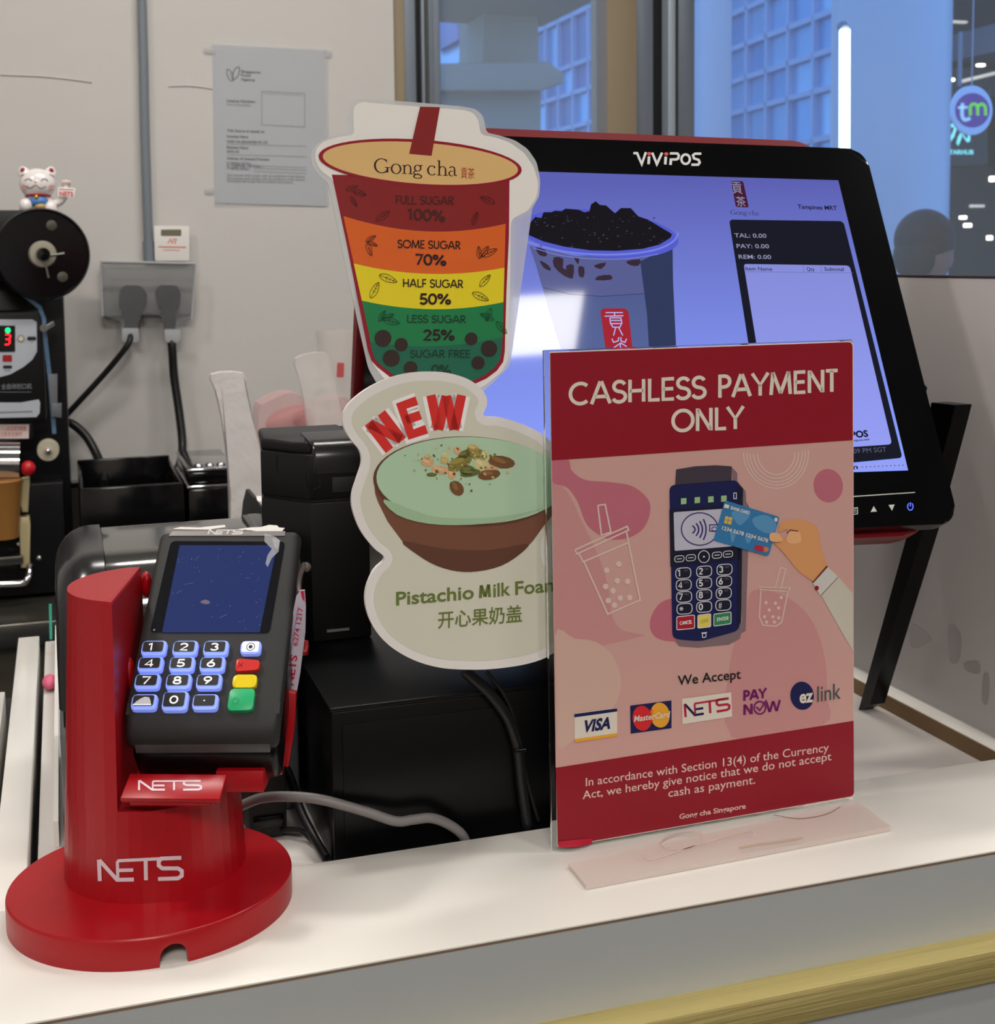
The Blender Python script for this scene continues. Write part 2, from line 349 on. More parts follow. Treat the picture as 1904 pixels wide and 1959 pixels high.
MB().box(.6245, .6257, .7575, 1.352, -.013, -.0008, mat('raw_board_edge', (128, 102, 74), rough=.8, var=.12, vscale=60, stretch=(1, .1, 3))).build('board_edge', ct)
scr = thing('side_screen', 'white laminate side screen at the right end of the counter', 'partition', (.648, 1.0, 0))
MB().box(.6414, .655, .758, 1.352, .0005, .3375, SCM, r=.001).build('board', scr)
MB().box(.6410, .6555, .70, 1.352, .3376, .339, mat('dark_edge_strip', (60, 45, 50), rough=.5)).build('top_edge', scr)
SM = mat('grey_scuff', (160, 155, 155), rough=.6)
for q in (((1745, 1195), (1778, 1215), (1776, 1228), (1745, 1240)), ((1815, 1197), (1838, 1212), (1836, 1262), (1818, 1262)), ((1845, 1268), (1872, 1266), (1874, 1288), (1852, 1284)), ((1882, 1290), (1892, 1295), (1890, 1345), (1880, 1340)), ((1720, 1172), (1735, 1182), (1737, 1210), (1722, 1195))):
    Art(lambda x, y, c: hx(x, y, .6412-c)).poly(q, SM, 1, smooth=3).build('scuff_mark', scr)
# white thin plate and small things on the worktop left
tag(MB().box(-.0165, -.0135, .862, 1.345, -.0128, .004, LAM).build('white_rail'), 'thin white rail standing along the grey printer left side', 'rail')
p = hz(93, 1318, -.0128); e = MB(); e.ball((p.x+.001, p.y, -.0068), .0062, .013, .0062, mat('pink_rubber', (205, 95, 125), rough=.6), n=12)
tag(e.build('pink_eraser'), 'small pink rubber lump on the white worktop left of the printer', 'eraser')
a = hy(97, 1206, 1.31); b = hy(96, 1156, 1.31)
tag(MB().tube([(a.x, 1.31, 0.0002), (b.x, 1.31, b.z)], .0013, mat('teal_plastic', (60, 175, 150), rough=.4), smooth=0).build('teal_stick'), 'thin teal plastic stick standing upright at far left end of strip', 'stick')

# ------------------------------------------------------------ red card-terminal stand
WHP = mat('white_print', (214, 196, 206), rough=.4)
def nets(art, q, m, l=1, w=.17, alt=None):
    """the joined four-letter logo, drawn in a unit box mapped to quad q = TL, TR, BR, BL"""
    TL, TR, BR, BL = [Vector(p) for p in q]
    def M(p):
        x, y = p; return (TL*(1-x)+TR*x)*(1-y)+(BL*(1-x)+BR*x)*y
    hh = (BL-TL).length; ww = (TR-TL).length; W_ = hh*w
    art.line([M((.025, .97)), M((.025, .04))], W_, m, l)
    art.line([M((.03, .06)), M((.225, .93)), M((.42, .93))], W_, alt or m, l)
    art.line([M((.235, .9)), M((.235, .2)), M((.25, .12)), M((.9, .10))], W_*.8, m, l)
    art.line([M((.235, .53)), M((.415, .53))], W_*.9, alt or m, l)
    art.line([M((.56, .12)), M((.56, .97))], W_, m, l)
    art.line([M((.97, .10)), M((.74, .10)), M((.71, .22)), M((.71, .38)), M((.75, .5)), M((.93, .52)), M((.975, .62)), M((.975, .82)), M((.93, .92)), M((.70, .93))], W_, m, l)
ang = math.radians(19)
tU = Vector((math.cos(ang), -math.sin(ang), 0)); tA = ray(305, 1019); tB = ray(232, 1410)
tV = tA.cross(tB).cross(tU).normalized()
if tV.z > 0: tV = -tV
TF = Fr(EYE+tA*.79, tU, tV)
st = thing('terminal_stand', 'round red plastic stand with white lettering, holding the card terminal', 'stand', (.0365, .738, 0))
dcx, dcy, rx, ry = .0365, .738, .0768, .0705
out = []; notch = hz(328, 1830, 0); na = math.atan2((notch.y-dcy)/ry, (notch.x-dcx)/rx)
zt = .0165
b = MB(); n = 96; vs = []; fs = []
prof = [(1.0, 0.0), (1.0, zt-.0016), (.9955, zt-.0006), (.987, zt)]
def arch(a):
    d = abs((a-na+math.pi) % (2*math.pi)-math.pi)*rx; w = .0072
    return 0 if d >= w else .0112*math.sqrt(max(0, 1-(d/w)**2))**.6
angs = sorted(set([round((2*math.pi*k/n) % (2*math.pi), 6) for k in range(n)]+[round((na+d) % (2*math.pi), 6) for d in (-.0942, -.0934, -.085, -.06, -.03, 0, .03, .06, .085, .0934, .0942)]))
N_ = len(angs)
for i, (r, h) in enumerate(prof):
    for a in angs: vs.append((dcx+rx*r*math.cos(a), dcy+ry*r*math.sin(a), max(h, arch(a)) if i == 0 else h))
for i in range(3):
    for k in range(N_): fs.append((i*N_+k, i*N_+(k+1) % N_, (i+1)*N_+(k+1) % N_, (i+1)*N_+k))
fs.append(tuple(3*N_+k for k in range(N_)))
# inner wall so the notch reads as a hollow
o_ = len(vs)
for h in (0, zt-.003):
    for a in angs: vs.append((dcx+rx*.955*math.cos(a), dcy+ry*.955*math.sin(a), max(h, arch(a)) if h == 0 else h))
for k in range(N_): fs.append((o_+k, o_+N_+k, o_+N_+(k+1) % N_, o_+(k+1) % N_)); fs.append((k, o_+k, o_+(k+1) % N_, (k+1) % N_))
b.add(vs, fs, RED); b.build('base_disc', st)
ccx, ccy = .0400, .7545
def crad(z): return .0500-(z-zt)/(.178-zt)*.0075
zc_ = .066                                     # top of the full round part, under the cradle
b = MB(); NN = 46; vs = []; fs = []
for z in (zt-.001, zt+.02, .05, zc_):
    for k in range(NN): a = 2*math.pi*k/NN; vs.append((ccx+crad(z)*math.cos(a), ccy+crad(z)*math.sin(a), z))
for i in range(3):
    for k in range(NN): fs.append((i*NN+k, i*NN+(k+1) % NN, (i+1)*NN+(k+1) % NN, (i+1)*NN+k))
fs.append(tuple(3*NN+k for k in range(NN))); b.add(vs, fs, RED); b.build('column', st, smooth=False)
# upper D-shaped tower: the part of the round column left of a flat cut
P0 = Vector((.0206, .7200)); P1 = Vector((.0385, .7935)); dd = (P1-P0).normalized()
def towr(z):
    r = crad(z); c = Vector((ccx, ccy)); f = P0-c; B_ = f.dot(dd); D_ = math.sqrt(B_*B_-(f.length_squared-r*r)); A = P0+dd*(-B_-D_); Bq = P0+dd*(-B_+D_)
    a0 = math.atan2(A.y-ccy, A.x-ccx); a1 = math.atan2(Bq.y-ccy, Bq.x-ccx)
    a0 %= 2*math.pi; a1 %= 2*math.pi
    return [Vector((ccx+r*math.cos(a0+(a1-a0)*k/18), ccy+r*math.sin(a0+(a1-a0)*k/18))) for k in range(19)]
bmx = bmesh.new(); rings = []
for z in (zc_-.002, .12, .15, .178): rings.append([bmx.verts.new((p.x, p.y, z)) for p in towr(z)])
for i in range(3):
    for k in range(19): bmx.faces.new((rings[i][k], rings[i][(k+1) % 19], rings[i+1][(k+1) % 19], rings[i+1][k]))
ft = bmx.faces.new(rings[3]); es = list(ft.edges)+[e for e in bmx.edges if len(set(e.verts)) == 2 and any(e.verts[0] in (r[0], r[18]) and e.verts[1] in (r[0], r[18]) and e.verts[0].co.z != e.verts[1].co.z and (e.verts[0].co-e.verts[1].co).xy.length < .01 for r in rings for _ in (0,))]
bmesh.ops.bevel(bmx, geom=es, offset=.0016, segments=2, profile=.5, affect='EDGES')
bmesh.ops.recalc_face_normals(bmx, faces=bmx.faces)
tw = MB(); tw.bm(bmx, RED); tw.build('tower', st, smooth=False)
def cylsurf(x, y, c):
    d = ray(x, y); z = .05
    for _ in range(6):
        r = crad(z)+c; ox, oy = EYE.x-ccx, EYE.y-ccy; A = d.x**2+d.y**2; B = ox*d.x+oy*d.y; Cq = ox*ox+oy*oy-r*r
        t = (-B-math.sqrt(max(0, B*B-A*Cq)))/A; z = EYE.z+d.z*t
    return EYE+d*t
class CArt(Art): pass
na_ = Art(cylsurf, .0003)
def netscyl(art, q, m):
    # subdivided strokes so that the print follows the round column
    o = art.line
    def fine(pts, w, m, l=1, smooth=0, closed=False):
        P = [Vector(p) for p in pts]; Q = []
        for a, b in zip(P, P[1:]):
            k = max(1, int((b-a).length/8)); Q += [a+(b-a)*i/k for i in range(k)]
        Q.append(P[-1]); return o(Q, w, m, l, smooth, closed)
    art.line = fine; nets(art, q, m); art.line = o
netscyl(na_, ((185, 1643), (352, 1636), (352, 1684), (187, 1687)), WHP)
na_.build('column_lettering', st)
# cradle under the terminal
CR = MB()
def TP(x, y, c): return TF.px(x, y, c)
CR.box(.002, .080, .060, .1300, -.0480, -.0432, RED, r=.0012, fr=Fr(TF.O, TF.U, TF.V))
lpf = Fr(hz(228, 1529, .062), tU, (0, 0, -1))
CR.build('cradle', st)
# lettered lip plate that sticks out below the terminal
A_, B_ = hz(229, 1527, .078), hz(420, 1529, .078)
lu = (B_-A_).normalized(); lv = Vector((-lu.y, lu.x, 0))*-1
lw = (B_-A_).length
LF = Fr(A_-lv*.0, lu, (lv*.92+Vector((0, 0, -.38))))
MB().box(0, lw, -.018, 0, -.0035, 0, RED, r=.0009, fr=LF).box(.004, lw-.006, -.018, -.001, -.0065, -.0035, RED, r=.0006, fr=LF).build('lip_plate', st)
la = Art(lambda x, y, c: LF.w(x, y, c)); nets(la, ((263, 1492), (388, 1492), (388, 1512), (263, 1512)), WHP, w=.19); la.build('lip_lettering', st)
tq = hz(505, 1516, .068)
MB().box(-.026, 0, -.012, 0, -.045, 0, RED, r=.0006, fr=Fr(tq, tU, (0, 0, -1))).build('cradle_tray', st)
bf = Fr(hy(552, 1400, .742), tU, (0, 0, -1))
MB().prism(bf, [bf.px(*q) for q in ((549, 1320), (567, 1325), (562, 1400), (551, 1468), (539, 1466), (545, 1400))], -.004, .0, RED, r=.0007).build('side_bracket', st)
MB().box(.078, .088, .05, .058, -.046, -.040, RED, r=.001, fr=TF).build('bracket_arm', st)
MB().ball(hy(280, 1118, .80), .0035, .006, .008, RED, n=14).build('clamp_knob', st); MB().ball(hy(246, 1290, .757), .004, .006, .010, RED, n=14).build('clamp_knob', st)

# ------------------------------------------------------------ the card terminal
TW = .0832
cdv = thing('card_terminal', 'black handheld card payment terminal with blue screen and lit keys', 'card terminal', TF.pt(TW/2, .13, -.03))
SF = Fr(TF.O, TF.V, TF.N)      # side profile frame: a = down the face, b = outwards
SF = Fr(TF.O, TF.V, -TF.N)
def side(profile, a0, a1, m, r, mb=None):
    """profile (down, out) swept across the width"""
    mb = mb or MB(); b = bmesh.new()
    A = [b.verts.new(TF.pt(a0, p[0], p[1])) for p in profile]; B = [b.verts.new(TF.pt(a1, p[0], p[1])) for p in profile]
    fa = b.faces.new(A); fb = b.faces.new(list(reversed(B))); n = len(profile)
    for i in range(n): b.faces.new((A[i], B[i], B[(i+1) % n], A[(i+1) % n]))
    bmesh.ops.bevel(b, geom=[e for e in b.edges if e in fa.edges or e in fb.edges], offset=r, segments=4, profile=.5, affect='EDGES')
    bmesh.ops.recalc_face_normals(b, faces=b.faces); mb.bm(b, m); return mb
nose = [(.108, 0), (.1145, -.0005), (.120, -.0018), (.1245, -.0045), (.1278, -.0083), (.1285, -.0115), (.128, -.0145)]
top_ = [(-.002, -.004), (.0005, -.0006), (.003, 0)]
side(top_+nose+[(-.001, -.015), (-.004, -.010)], 0, TW, BLKM, .0045).build('body', cdv)
side([(.002, -.0152), (.1290, -.0152), (.1320, -.0185), (.1352, -.037), (.1325, -.0425), (.002, -.043)], .002, TW-.002, mat('shell_black', (6, 6, 7), rough=.3, spec=.25), .0045).build('lower_shell', cdv)
lipm = mat('grey_lip', (70, 70, 70), rough=.3)
side([(.1272, -.0080), (.1290, -.0105), (.1306, -.0140), (.1280, -.0146)], .005, TW-.005, lipm, .0006).build('front_lip', cdv)
f1 = Fr(TF.pt(0, 0, .0002), TF.U, TF.V)
scq = [(334, 1034), (551, 1036), (512, 1211), (287, 1210)]
art = Art(f1)
art.rrect([(327, 1035), (546, 1036), (516, 1211), (287, 1209)], 10, mat('terminal_glass', (22, 24, 30), rough=.08), 1)
art.poly([(344, 1043), (530, 1043), (497, 1210), (310, 1210)], mat('terminal_lcd', (10, 14, 34), rough=.16, emit=.75, ecol=(44, 58, 112), var=.05), 2)
grm = mat('dust_fleck', (140, 140, 160), rough=.6)
for k in range(46):
    x = random.uniform(315, 515); y = random.uniform(1050, 1205)
    x = 344-(y-1043)*.2+random.uniform(0, 185)
    art.ell(x, y, random.uniform(.3, .9), random.uniform(.3, .7), grm, 3, n=6)
for x, y, L in ((352, 1118, 18), (372, 1072, 9), (455, 1066, 7), (420, 1182, 14), (338, 1135, 10), (470, 1105, 8)):
    art.line([(x, y), (x+L, y-random.uniform(-3, 8))], .6, mat('scratch', (90, 100, 140), rough=.4), 3)
art.poly([(383, 1152), (393, 1147), (402, 1152), (395, 1156)], mat('screen_smudge', (100, 90, 110), rough=.5), 3, smooth=3)
art.ell(295, 1205, 2, 2, grm, 3, n=10)
art.build('screen', cdv)
art = Art(f1); art.poly([(330, 1016), (546, 1016), (545, 1025), (323, 1025)], mat('silver_badge', (168, 162, 164), rough=.3, metal=.6), 1)
nets(art, ((400, 1013), (468, 1013), (464, 1022), (396, 1022)), WHT, 2, w=.22); art.build('name_badge', cdv)
# tape on the corner of the screen and torn paper behind the top edge
tp = Art(f1, .0004); tpm = mat('clear_tape', (220, 220, 225), rough=.15, alpha=.38)
tp.poly([(506, 1020), (527, 1027), (536, 1034), (533, 1055), (520, 1068), (512, 1085), (508, 1078), (512, 1062), (520, 1050), (506, 1036)], tpm, 1)
tp.poly([(521, 1030), (535, 1033), (532, 1052), (524, 1046)], tpm, 2); tp.build('clear_tape', cdv)
pp = Art(TF.shift(-.016), .0003); pp.poly([(330, 1012), (345, 1008), (380, 1009), (430, 1004), (432, 1008), (400, 1013)], WHT, 1)
pp.poly([(455, 1012), (478, 1009), (500, 1008), (515, 1004), (530, 1005), (534, 1009), (545, 1010), (540, 1016), (500, 1017)], WHT, 1); pp.build('torn_paper_roll', cdv)
KB = mat('lit_key_blue', (130, 150, 238), rough=.35, emit=.62, ecol=(128, 148, 240)); KC = mat('key_cap_black', (38, 38, 40), rough=.45)
KW = mat('key_print', (238, 240, 246), rough=.5, emit=.35); KR = mat('key_red', (205, 45, 40), rough=.35); KY = mat('key_yellow', (232, 205, 20), rough=.35); KG = mat('key_green', (40, 170, 110), rough=.35)
RIM = mat('key_rim', (120, 150, 225), rough=.4, emit=.3)
def key(cx, cy, w, h, ch):
    a, b = TF.px(cx, cy); w2, h2 = w/2, h/2; m = {'r': KR, 'y': KY, 'g': KG}.get(ch, KB)
    pts = rquad([(a-w2, b-h2), (a+w2, b-h2), (a+w2, b+h2), (a-w2, b+h2)], .0022 if ch != 'r' else .0016, 4)
    if ch == 'r': pts = rquad([(a-w2, b-h2), (a+w2, b-h2+.0012), (a+w2, b+h2-.001), (a-w2, b+h2)], .0016, 4)
    k = MB().prism(TF, pts, -.0008, .0034, m, r=.0006, seg=2).build('key', cdv)
    F2 = TF.shift(.0035); A = Art(lambda x, y, c: F2.pt(x, y, c), .0001)
    if ch in 'ryg':
        if ch == 'r':
            A.line([(a-.005, b-.0012), (a-.0025, b+.0014)], .0003, REDD, 1); A.line([(a-.005, b+.0014), (a-.0025, b-.0012)], .0003, REDD, 1); A.build('key_mark', k)
        if ch == 'g': A.ring(a-.003, b+.001, .0017, .0017, .0003, mat('green_mark', (30, 140, 90), rough=.4), 1, n=20); A.build('key_mark', k)
        return
    if ch == 'o':
        A.poly(rquad([(a-w2+.0008, b-h2+.0004), (a+w2-.0012, b-h2+.0004), (a+w2-.0012, b+h2-.0012), (a-w2+.0008, b+h2-.0012)], .001), KW, 1)
        A.ring(a, b-.0003, .0022, .0022, .0004, KC, 2, n=24); A.ell(a, b-.0003, .0011, .0011, KC, 2, n=16); A.build('key_cap', k); return
    A.poly(rquad([(a-w2+.0003, b-h2+.0003), (a+w2-.0014, b-h2+.0003), (a+w2-.0014, b+h2-.0018), (a-w2+.0003, b+h2-.0018)], .0016), RIM, 0)
    A.poly(rquad([(a-w2+.0006, b-h2+.0006), (a+w2-.0017, b-h2+.0006), (a+w2-.0017, b+h2-.0021), (a-w2+.0006, b+h2-.0021)], .0014), KC, 1)
    A.build('key_cap', k)
    A = Art(lambda x, y, c: F2.pt(x, y, c), .0001); a -= .0006; b -= .0007
    if ch == 'h':
        A.poly([(a-.005, b+.0022), (a-.0035, b+.0004), (a-.0015, b-.0012), (a+.0005, b-.0022), (a+.003, b-.0018), (a+.0042, b+.0005), (a+.0045, b+.0022)], mat('grey_icon', (190, 192, 196), rough=.5, emit=.15), 2)
        A.line([(a-.0052, b+.0023), (a+.0047, b+.0023)], .0007, KW, 2)
    elif ch == '.': A.ell(a, b, .00045, .00045, KW, 2, n=10)
    else: gtext(A, ch, (a-.0024, b+.0023), (a+.0022 if ch != '1' else a+.0004, b+.0023), .0044, KW, 2, w=.2)
    A.build('key_figure', k)
rows = [(1245, (297, 356.5, 415), '123'), (1276, (290.5, 350.5, 408.5), '456'), (1309, (284.5, 344, 402), '789'), (1348, (278.5, 337.5, 395), 'h0.')]
for y, xs, ch in rows:
    for x, c in zip(xs, ch): key(x, y if c != '0' else y-2, .0136, .0088 if c != '0' else .0108, c)
key(481.5, 1244, .0112, .0078, 'o'); key(475.5, 1277, .0130, .0078, 'r'); key(470, 1308, .0130, .0076, 'y'); key(463.5, 1343, .0138, .0125, 'g')
# clear strip with red writing hanging on the terminal's right side
pf = Fr(hy(556, 1230, .752), tU, (0, .1, -1))
po = Art(pf, .0003); pm = mat('clear_sleeve', (205, 196, 214), rough=.18, alpha=.86, bump=.4, bscale=60); pr_ = mat('red_ink', (190, 40, 70), rough=.5)
q = [(567, 1140), (574, 1130), (583, 1129), (585, 1160), (584, 1210), (574, 1290), (568, 1323), (548, 1316), (539, 1306), (547, 1240)]
sl = MB().prism(pf, [pf.px(*p_) for p_ in q], -.0012, 0, pm)
so = sl.build('card_sleeve'); tag(so, 'narrow clear plastic sleeve with red writing on terminal right side', 'sleeve')
po.text('6274 1217', (569, 1236), (580, 1163), 9, pr_, 1, bold=.01, up=(-1, -.15)); po.text('NETS', (561, 1312), (569, 1254), 13, pr_, 1, bold=.03, up=(-1, -.15))
po.line([(556, 1250), (570, 1165)], 1.4, mat('faint_print', (150, 110, 170), rough=.5), 1); po.poly([(575, 1131), (582, 1130), (583, 1152), (578, 1145)], pr_, 1)
po.build('sleeve_writing', so)
cl = MB(); cl.tube([hy(583, 1078, .772), hy(578, 1090, .770), hy(572, 1110, .766), hy(572, 1135, .757)], .0016, mat('grey_clip', (90, 80, 78), rough=.25), n=8).ball(hy(586, 1085, .773), .003, .004, .003, mat('grey_clip', (90, 80, 78)), n=10)
cl.build('clip', so)

# ------------------------------------------------------------ payment sign in its acrylic holder
sU = Vector((.9994, .0334, -.0017)); sV = Vector((0, -.0243, -.9997))
SG = Fr(EYE+ray(1052.5, 673.3)*.7806, sU, sV); SGB = SG.shift(-.0006)
sg = thing('payment_sign', 'tall red and pink card payment notice in a clear acrylic holder', 'sign', SG.pt(.105, .30, 0))
SWd = SG.px(1633, 655)[0]; SHt = SG.px(1068, 1622)[1]
crn = rquad([(0, 0), (SWd, 0), (SWd, SHt), (.0, SHt)], [.0005, .0035, .002, .002])
MB().prism(SG, crn, -.0011, 0, mat('sign_paper_edge', (232, 218, 204), rough=.6)).build('paper', sg)
ac = MB().box(-.0032, SWd+.0005, -.001, SHt+.0085, -.0042, -.0014, ACR, r=.0005, fr=SG)
ac.build('acrylic_back', sg)
bq = [hz(*p, .0032) for p in ((1088, 1652), (1121, 1693), (1705, 1581), (1640, 1533))]
m_ = MB(); vs = [Vector((p.x, p.y, .0004)) for p in bq]+[Vector((p.x, p.y, .0032)) for p in bq]
m_.add(vs, [(0, 1, 2, 3), (7, 6, 5, 4), (0, 4, 5, 1), (1, 5, 6, 2), (2, 6, 7, 3), (3, 7, 4, 0)], mat('acrylic_foot', (236, 222, 216), rough=.12, alpha=.62, spec=.35)); m_.build('acrylic_foot', sg)
fa_ = Art(lambda x, y, c: hz(x, y, .0033+c), .0001); gm = mat('old_glue_mark', (218, 196, 190), rough=.5)
fa_.ring(1305, 1607, 40, 17, 2.5, gm, 1, rot=-10); fa_.line([(1232, 1632), (1245, 1645), (1300, 1628), (1430, 1590), (1440, 1602)], 3, gm, 1, smooth=5)
fa_.line([(1415, 1622), (1450, 1615), (1480, 1612), (1535, 1603)], 5, mat('tape_residue', (196, 178, 160), rough=.5), 1)
fa_.line([(1480, 1559), (1530, 1566), (1580, 1558), (1608, 1543)], 1.6, mat('film_edge', (150, 132, 126), rough=.4), 1, smooth=5)
fa_.build('glue_residue', sg)
SRED = mat('sign_red', (140, 12, 34), rough=.42); SPK = mat('sign_pink', (200, 156, 150), rough=.45); SPK2 = mat('sign_rose', (184, 104, 120), rough=.45)
SPL = mat('sign_pale', (202, 168, 156), rough=.45); SIV = mat('sign_ivory', (216, 208, 196), rough=.45); SPL2 = mat('sign_line', (214, 190, 182), rough=.45); SPK3 = mat('sign_mid_pink', (194, 138, 138), rough=.45)
NAVY = mat('print_navy', (22, 26, 78), rough=.4); INK = mat('print_black', (26, 22, 26), rough=.5); VIO = mat('print_violet', (58, 38, 110), rough=.4)
SGrid = SG.px
A = Art(SG)
bl, br_, tl, tr = (1055.5, 881), (1632, 842), (1052.8, 674.5), (1632, 654.5)
def Lx(y, side):          # sign border in the picture at height y
    return 1052.6+(y-673)*.0163 if side < 0 else 1632.2+(y-655)*.0026
bmL, bmR = (1063.3, 1469), (1633.6, 1379)
def cl(pts, k=4): return [(min(max(p.x, Lx(p.y, -1)+.3), Lx(p.y, 1)-.3), p.y) for p in catmull([Vector(q) for q in pts], k, True)]
A.poly([(Lx(880, -1), 880), (Lx(842, 1), 842), bmR, bmL], SPK, 1)
A.poly(rquad([(1053, 675), (1631.6, 654.2), br_, bl], [1, 10, 1, 1]), SRED, 2.6)
A.poly(rquad([bmL, bmR, (1634.3, 1522.5), (1067.5, 1620.5)], [1, 1, 8, 8]), SRED, 2.6)
A.poly(cl([bl, (1087, 879), (1094, 900), (1120, 918), (1165, 922), (1210, 930), (1240, 955), (1244, 980), (1232, 1010), (1205, 1028), (1170, 1032), (1145, 1022), (1125, 1005), (1115, 985), (1105, 958), (1085, 932), (1056, 921)]), SPK2, 2)
A.poly(cl([(1057, 921), (1080, 935), (1096, 958), (1110, 990), (1125, 1020), (1150, 1075), (1165, 1130), (1172, 1180), (1190, 1205), (1230, 1217), (1062, 1217)]), SPK3, 1.6)
A.poly(cl([(1060, 1217), (1062, 1420), (1100, 1415), (1150, 1385), (1180, 1340), (1188, 1300), (1172, 1255), (1140, 1228), (1100, 1222)]), SPL, 2.2)
A.ell(1585, 929, 28, 32, SPK2, 2, rot=-10)
A.poly([(1285, 1145), (1262, 1155), (1246, 1180), (1245, 1205), (1260, 1222), (1290, 1227), (1310, 1220), (1310, 1145)], SPK2, 2, smooth=4)
A.poly(cl([(1435, 1135), (1470, 1130), (1510, 1145), (1545, 1175), (1567, 1215), (1580, 1270), (1582, 1330), (1575, 1387), (1400, 1410), (1400, 1250), (1425, 1200)]), SPK3, 1.8)
for k, r in enumerate((62, 56, 50, 43, 36)):
    A.ring(1485, 866, r, r+6, 1.8, SPL2, 2, a0=-2+k, a1=183-k, rot=-3, n=36)
# drink outlines
A.line([(1144, 967), (1158, 965), (1169, 1018), (1151, 1024), (1144, 967)], 3, SPL2, 3); 
A.line([(1100, 1052), (1200, 1007), (1203, 1014), (1104, 1060), (1100, 1052)], 3, SPL2, 3)
A.line([(1108, 1060), (1116, 1075), (1203, 1038), (1199, 1018)], 3, SPL2, 3)
A.line([(1118, 1076), (1163, 1175), (1225, 1148), (1203, 1040)], 3, SPL2, 3)
for x, y in ((1184, 1079), (1161, 1091), (1181, 1111), (1159, 1122), (1201, 1112), (1173, 1130), (1187, 1144), (1164, 1149), (1205, 1143), (1176, 1158)): A.ell(x, y, 5.2, 5.5, SPL2, 3, n=16)
A.line([(1484, 1122), (1494, 1086), (1504, 1088), (1495, 1123)], 1.8, SPL2, 3); A.line([(1453, 1123), (1512, 1125), (1508, 1132), (1455, 1128), (1453, 1123)], 1.8, SPL2, 3)
A.line([(1456, 1130), (1453, 1180), (1460, 1196), (1485, 1198), (1496, 1190), (1508, 1130)], 2.2, SPL2, 3)
for x, y in ((1495, 1143), (1466, 1153), (1484, 1154), (1490, 1163), (1472, 1167), (1463, 1180), (1479, 1180), (1490, 1182), (1467, 1190), (1482, 1190)): A.ell(x, y, 3, 3.2, SPL2, 3, n=12)
A.build('printed_artwork', sg)
# hand and sleeve drawn on the poster
A = Art(SG); SK = mat('print_skin', (212, 150, 100), rough=.45); SK2 = mat('print_skin_light', (226, 170, 124), rough=.45); BRW = mat('print_brown', (90, 40, 30), rough=.5); SLV = mat('print_sleeve', (196, 190, 176), rough=.45)
A.poly([(1604, 1103), (1631.8, 1136), (1632, 1245), (1600, 1190), (1572, 1140)], SLV, 3)
A.poly([(1582, 1083), (1604, 1103), (1570, 1140), (1554, 1113)], mat('print_cuff', (200, 196, 192), rough=.45), 4); A.line([(1604, 1104), (1571, 1139)], 1.2, mat('print_cuff_line', (80, 80, 90), rough=.5), 5)
A.line([(1583, 1083), (1555, 1114)], 4, BRW, 5); A.ell(1563, 1125, 4, 4.5, SRED, 6, n=14)
A.poly([(1492, 1003), (1505, 995), (1525, 993), (1548, 998), (1563, 1007), (1568, 1020), (1570, 1045), (1583, 1082), (1556, 1112), (1530, 1095), (1500, 1058), (1478, 1036), (1474, 1026), (1482, 1020), (1494, 1023), (1505, 1032), (1520, 1018), (1505, 1013), (1490, 1018)], SK, 5)
A.poly([(1508, 1014), (1528, 1015), (1533, 1030), (1530, 1038), (1512, 1040), (1505, 1032), (1508, 1022)], SK2, 6, smooth=4)
A.line([(1507, 1019), (1512, 1014), (1528, 1016)], 2, BRW, 7)
A.build('printed_hand', sg)
# drawn terminal
A = Art(SG); GD = mat('print_grey_dark', (62, 54, 66), rough=.45); GM = mat('print_grey_mauve', (126, 104, 112), rough=.45); NV2 = mat('print_navy_dark', (18, 20, 44), rough=.45); SCR = mat('print_screen', (186, 186, 204), rough=.4); KL = mat('print_key_line', (214, 216, 224), rough=.45)
A.poly([(1400, 893), (1411, 905), (1411, 920), (1427, 940), (1428, 960), (1434, 970), (1427, 1207), (1418, 1212), (1416, 1222), (1395, 1233), (1335, 1239), (1300, 1236), (1291, 1226), (1420, 1190)], GM, 3)
A.poly([(1294, 898), (1330, 892), (1370, 890), (1400, 892), (1400, 920), (1292, 928)], GD, 4)
A.poly(rquad([(1281, 928), (1412, 918), (1422, 960), (1415, 1206), (1340, 1227), (1287, 1222)], 12), NAVY, 5)
A.poly([(1281, 975), (1418, 965), (1416, 1070), (1283, 1084)], NV2, 6)
A.poly([(1412, 925), (1422, 935), (1418, 1190), (1411, 1200)], NV2, 6)
A.poly(rquad([(1289, 980), (1402, 972), (1402, 1045), (1291, 1054)], 3), SCR, 7)
for x, y in ((1308, 959), (1334, 957), (1360, 955.5), (1385, 954)): A.poly([(x-5, y-5.5), (x+5.5, y-6.3), (x+5.5, y+5), (x-5, y+6)], mat('print_lamp_green', (150, 190, 130), rough=.4), 7)
A.ring(1339, 1012, 35, 31, 2.2, VIO, 8)
for k, (x, h) in enumerate(((1325, 7.5), (1332, 12), (1339, 16), (1346, 20))):
    A.line([(x, 1013-h), (x+4.5, 1013-h*.35), (x+4.5, 1013+h*.35), (x, 1013+h)], 2.8, VIO, 8, smooth=4)
A.line([(1372, 1004), (1358, 1004), (1358, 1016), (1372, 1017)], 2, VIO, 8); A.ring(1367, 1012, 5, 4, 1.6, VIO, 8, n=16)
for cx, cy in ((1300, 1069), (1322, 1067), (1372, 1062), (1393, 1060)):
    A.line(rquad([(cx-9, cy-5), (cx+9, cy-6.5), (cx+9, cy+5), (cx-9, cy+6.5)], 6), 1.3, KL, 8, closed=True); A.line([(cx-5, cy+.4), (cx+5, cy-.4)], 1.5, KL, 8)
A.ring(1347, 1065, 10.5, 11.5, 1.4, KL, 8, n=30); A.ell(1347, 1065, 1.8, 1.8, KL, 8, n=10)
